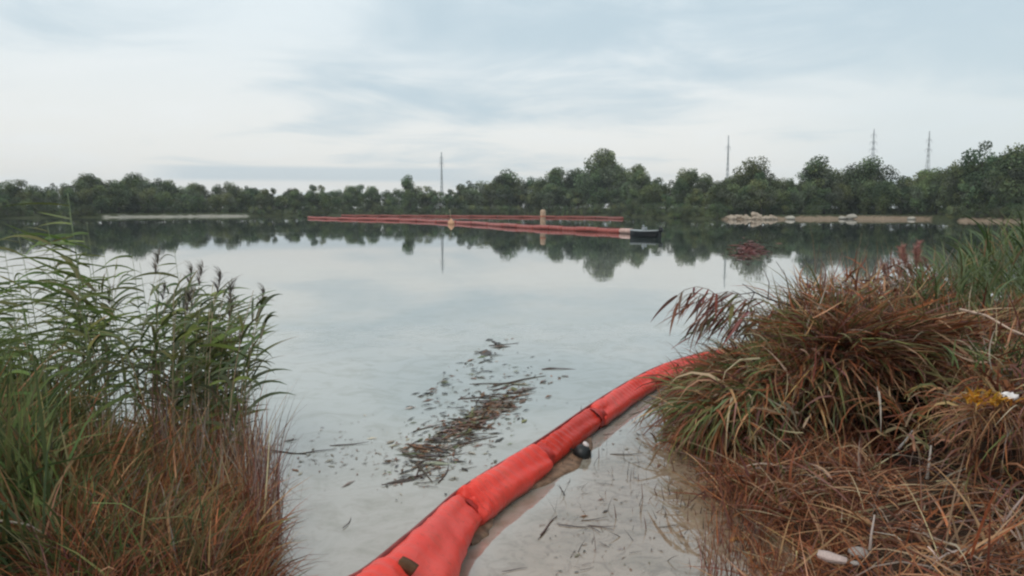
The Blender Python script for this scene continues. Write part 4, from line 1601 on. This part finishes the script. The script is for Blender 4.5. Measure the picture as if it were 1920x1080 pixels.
def trunk(seed, kind):
    rnd = random.Random(seed)
    m = MB()
    top = 0.75 if kind != 'shrub' else 0.4
    r0 = 0.022 if kind != 'shrub' else 0.03
    pts = [Vector((0.015 * math.sin(i * 1.3 + seed), 0.015 * math.cos(i * 1.7 + seed), -0.03 + top * i / 6)) for i in range(7)]
    m.tube(pts, [r0 * (1.3 if i == 0 else 1) * (1 - 0.12 * i) for i in range(7)], 7)
    for k in range(6):
        z = rnd.uniform(0.2, 0.6) * top / 0.75
        a = rnd.uniform(0, 6.28)
        L = rnd.uniform(0.14, 0.26)
        f = (z + 0.03) / top * 6
        i = min(int(f), 5)
        p = pts[i].lerp(pts[i + 1], f - i)
        m.tube([p, p + Vector((math.cos(a) * L * .5, math.sin(a) * L * .5, L * .4)), p + Vector((math.cos(a) * L, math.sin(a) * L, L))], [r0 * .5, r0 * .35, r0 * .15], 5)
    me = m.mesh('trunk')
    me.materials.append(M_BARK)
    return me


PROTO = {}
for kind, n in (('round', 5), ('tall', 3), ('airy', 3), ('shrub', 4)):
    PROTO[kind] = [(crown(100 + i * 7 + len(kind), kind), trunk(i * 3 + 1, kind)) for i in range(n)]


def tree(kind, u, dist, vtop, wide, label, group=None, name=None, variant=None):
    th = math.atan((u - 960) / F0 / CP)
    x, y = dist * math.tan(th), dist
    z = gz(x, y) - 0.1
    zt = CAM_H + (HORIZON - vtop) / F0 * dist / CP ** 2
    h = max(0.8, zt - z)
    root = empty(name or ('shrub' if kind == 'shrub' else 'tree'), (x, y, z), random.uniform(0, 6.28), (h * wide, h * wide, h))
    cm, tm = PROTO[kind][variant if variant is not None else random.randrange(len(PROTO[kind]))]
    obj('crown', cm, None, root)
    obj('trunk', tm, None, root)
    tag(root, label, 'shrub' if kind == 'shrub' else 'tree', group)
    return root


def sdist(u):
    return float(shore_r(math.atan((u - 960) / F0))) * math.cos(math.atan((u - 960) / F0))


named = [  # kind, u, top, width factor, extra distance behind the shore, label
    ('round', 1127, 283, 0.95, 12, 'tallest dark tree on the far shore with a spiky crown above the boat'),
    ('round', 1405, 298, 0.95, 14, 'broad domed dark tree behind the rocky part of the right shore'),
    ('tall', 1522, 296, 1.15, 14, 'slender blue grey tree between the domed tree and the big green tree'),
    ('round', 1622, 296, 1.05, 12, 'wide pyramid shaped green tree in front of the lattice pylon'),
    ('airy', 1826, 270, 1.0, 10, 'tall loose feathery tree left of the dark tree at the far right'),
    ('round', 1900, 276, 1.0, 6, 'large dark tree at the extreme right of the far shore'),
    ('tall', 766, 330, 0.9, 12, 'thin pointed tree just left of the tall mast'),
    ('tall', 950, 320, 1.2, 12, 'narrow upright dark tree right of the tall mast'),
    ('round', 1290, 318, 1.0, 18, 'low domed tree between the boat and the rocky shore'),
    ('round', 262, 326, 0.9, 16, 'tall dark round tree in the middle of the left wood'),
    ('round', 180, 327, 1.0, 18, 'wide tree of the left wood directly behind the tallest reed'),
    ('round', 1040, 316, 1.0, 16, 'mid green tree immediately left of the tallest dark tree'),
    ('round', 1190, 310, 0.8, 16, 'shoulder high tree immediately right of the tallest dark tree'),
]
for (k, u, vt, wd, ex, lab) in named:
    tree(k, u, sdist(u) + ex, vt, wd, lab)
sky_u = [0, 40, 75, 130, 180, 260, 300, 340, 400, 450, 490, 530, 580, 640, 700, 740, 765, 800, 850, 875, 910, 950, 1000, 1040, 1080, 1125, 1180, 1220, 1250, 1290, 1350, 1405, 1450, 1485, 1520, 1570, 1620, 1665, 1700, 1760, 1825, 1890, 1960]
sky_v = [333, 331, 345, 342, 330, 330, 333, 342, 345, 341, 346, 352, 346, 348, 346, 352, 340, 347, 350, 338, 338, 326, 331, 322, 313, 305, 312, 332, 335, 322, 332, 310, 326, 340, 318, 318, 308, 336, 324, 312, 298, 285, 280]


SECT = [(70, 'far left wood at the picture edge'), (195, 'left wood behind the tallest reeds'), (330, "wood over the pale strip's left half"),
        (470, "wood over the pale strip's right half"), (580, 'wood between pale strip and red booms'), (700, "wood above the booms' thin left end"),
        (800, 'wood just left of the tall mast'), (910, 'wood just right of the tall mast'), (1070, 'wood above the tan timber post'), (1240, 'wood around the tallest tree'),
        (1355, 'wood between boat and rocky shore'), (1460, 'wood behind the boulder heap'), (1570, 'wood just right of the boulder heap'),
        (1690, 'wood under the lattice pylon'), (1790, 'wood under the faint pylon'), (9999, 'far right wood above the green reeds')]


def sector(u):
    for lim, nm in SECT:
        if u < lim:
            return nm, 'trees of the ' + nm


u = -80.0
while u < 2020:
    d = sdist(u)
    s, g = sector(u)
    vt = float(np.interp(u, sky_u, sky_v)) + random.uniform(0, 9)
    kd = random.choices(['round', 'airy', 'tall'], [6, 2, 1.2])[0]
    tree(kd, u + random.uniform(-6, 6), d + random.uniform(10, 24), vt, random.uniform(0.85, 1.15), 'green tree in the canopy of the ' + s, g)
    u += random.uniform(17, 30)
u = -80.0
while u < 2020:     # second rank, lower and nearer
    d = sdist(u)
    s, g = sector(u)
    vt = float(np.interp(u, sky_u, sky_v))
    vt = vt + (392 - vt) * random.uniform(0.18, 0.5)
    tree(random.choices(['round', 'airy'], [4, 1])[0], u, d + random.uniform(5, 11), vt, random.uniform(0.9, 1.3), 'lower green tree fronting the ' + s, g.replace('trees', 'lower trees'))
    u += random.uniform(24, 38)
u = -80.0
while u < 2020:     # back rank closes the gaps
    d = sdist(u)
    s, g = sector(u)
    vt = float(np.interp(u, sky_u, sky_v)) + random.uniform(8, 20)
    tree('round', u, d + random.uniform(30, 55), vt, 1.2, 'partly hidden tree deep in the ' + s, g.replace('trees', 'back trees'))
    u += random.uniform(28, 40)
u = -70.0
while u < 2010:     # understorey that closes the wood below the crowns
    d = sdist(u)
    s, g = sector(u)
    tree('shrub', u, d + random.uniform(8, 16), random.uniform(362, 384), random.uniform(1.0, 1.4), 'dense bush under the trees of the ' + s, g.replace('trees', 'bushes'))
    u += random.uniform(15, 24)
u = -60.0
while u < 2000:     # waterside shrubs
    d = sdist(u)
    s = sector(u)[0]
    g = 'waterside shrubs below the ' + s
    beach = (1350 < u < 1745) or (190 < u < 470)
    vt = 392 + random.uniform(-12, 3) if not beach else 388 + random.uniform(-8, 5)
    tree('shrub', u, d + (random.uniform(5.5, 8) if beach else random.uniform(0.6, 3.0)), vt, random.uniform(0.8, 1.25), 'waterside shrub below the ' + s, g)
    u += random.uniform(13, 22)
for (u, vt, wd, lab) in [(1262, 388, 1.2, 'grey brown waterside bush just right of the boat'), (1640, 372, 0.8, 'pale grey bush under the pyramid shaped tree'),
                         (1790, 385, 1.3, 'dark overhanging bush at the right end of the sand strip')]:
    tree('shrub', u, sdist(u) + (0.5 if u != 1640 else 6), vt, wd, lab)

# shore rocks
rocks = [rock_mesh(40 + i, 0.7, 9, 5) for i in range(5)]
for me in rocks:
    me.materials.append(M_ROCK)
for i in range(20):
    u = 1362 + i * 4.6 + random.uniform(-2, 2)
    d = sdist(u) + random.uniform(-0.3, 2.6)
    x, y = d * (u - 960) / F0 / CP, d
    o = obj('boulder', random.choice(rocks), None)
    s = random.uniform(0.45, 0.85)
    o.location = (x, y, max(0.0, gz(x, y)) + s * 0.3)
    o.scale = (s, s, s)
    o.rotation_euler = (random.uniform(-.4, .4), random.uniform(-.4, .4), random.uniform(0, 6))
    tag(o, 'buff boulder in the rocky heap on the right shore', 'boulder', 'boulders of the rocky shore')
pale = rock_mesh(77, 0.75, 10, 6)
pale.materials.append(M_PALEROCK)
for (u, s, lab) in [(1590, 0.95, 'large whitish boulder at the waterline in the middle of the sandy shore'), (1574, 0.6, 'smaller whitish boulder immediately left of the large one'),
                    (1476, 0.7, 'lone whitish boulder right of the rocky heap'), (1702, 0.55, 'lone pale boulder near the right end of the sand')]:
    d = sdist(u) + 0.5
    x, y = d * (u - 960) / F0 / CP, d
    o = obj('boulder', pale, None)
    o.location = (x, y, max(0, gz(x, y)) + s * 0.35)
    o.scale = (s * 1.2, s, s)
    o.rotation_euler = (0, 0, u)
    tag(o, lab, 'boulder')


def pylon(u, dist, vtop, w, arms, label, name='pylon'):
    x, y = dist * (u - 960) / F0 / CP, dist
    z = gz(x, y)
    h = CAM_H + (HORIZON - vtop) / F0 * dist / CP ** 2 - z
    root = empty(name, (x, y, z), 0.4)
    wid = lambda t: w * (1 - t) ** 1.4 + 0.22
    for sx in (-1, 1):
        for sy in (-1, 1):
            MB().tube([(sx * wid(t) / 2, sy * wid(t) / 2, h * t) for t in np.linspace(0, 1, 7)], 0.12, 4).build('leg', M_STEEL, root)
    b = MB()
    n = 14
    for i in range(n):
        t0, t1 = i / n, (i + 1) / n
        for (a, c) in (((-1, -1), (1, -1)), ((1, -1), (1, 1)), ((1, 1), (-1, 1)), ((-1, 1), (-1, -1))):
            b.tube([(a[0] * wid(t0) / 2, a[1] * wid(t0) / 2, h * t0), (c[0] * wid(t1) / 2, c[1] * wid(t1) / 2, h * t1)], 0.06, 3, cap=False)
    b.build('bracing', M_STEEL, root)
    for (t, L) in arms:
        zt = h * t
        m = MB()
        for sg in (-1, 1):
            m.tube([(0, 0, zt), (sg * L, 0, zt)], 0.10, 4)
            m.tube([(0, 0, zt + 0.9), (sg * L, 0, zt)], 0.07, 4)
            m.tube([(sg * L, 0, zt), (sg * L, 0, zt - 1.6)], 0.07, 4)
        m.build('crossarm', M_STEEL, root)
    tag(root, label, 'pylon' if arms else 'mast')


pylon(830, 330, 288, 1.0, [(0.80, 1.0), (0.90, 0.8)], 'tall thin mast rising over the middle wood', 'mast')
pylon(1358, 380, 258, 1.4, [(0.84, 1.4)], 'slim grey mast above the right wood beside the domed tree', 'mast')
pylon(1625, 430, 246, 4.0, [(0.74, 2.9), (0.83, 2.6), (0.92, 2.1)], 'grey lattice pylon above the pyramid shaped green tree')
pylon(1727, 430, 250, 3.6, [(0.76, 2.6), (0.88, 2.2)], 'faint grey lattice pylon in the gap left of the feathery tree')


# ------------------------------------------------------------------ thin moist air over the lake
def haze():
    m = bpy.data.materials.new('moist_air')
    m.use_nodes = True
    nt = m.node_tree
    for n in list(nt.nodes):
        if n.type != 'OUTPUT_MATERIAL':
            nt.nodes.remove(n)
    v = nt.nodes.new('ShaderNodeVolumePrincipled')
    v.inputs['Color'].default_value = (0.80, 0.86, 0.90, 1)
    v.inputs['Density'].default_value = 0.00030
    nt.links.new(v.outputs[0], nt.nodes['Material Output'].inputs['Volume'])
    o = MB().box(0, 0, 29, 3300, 3300, 62).build('haze', m, None, False)
    tag(o, 'thin pale moist air over the lake', kind='stuff')


haze()
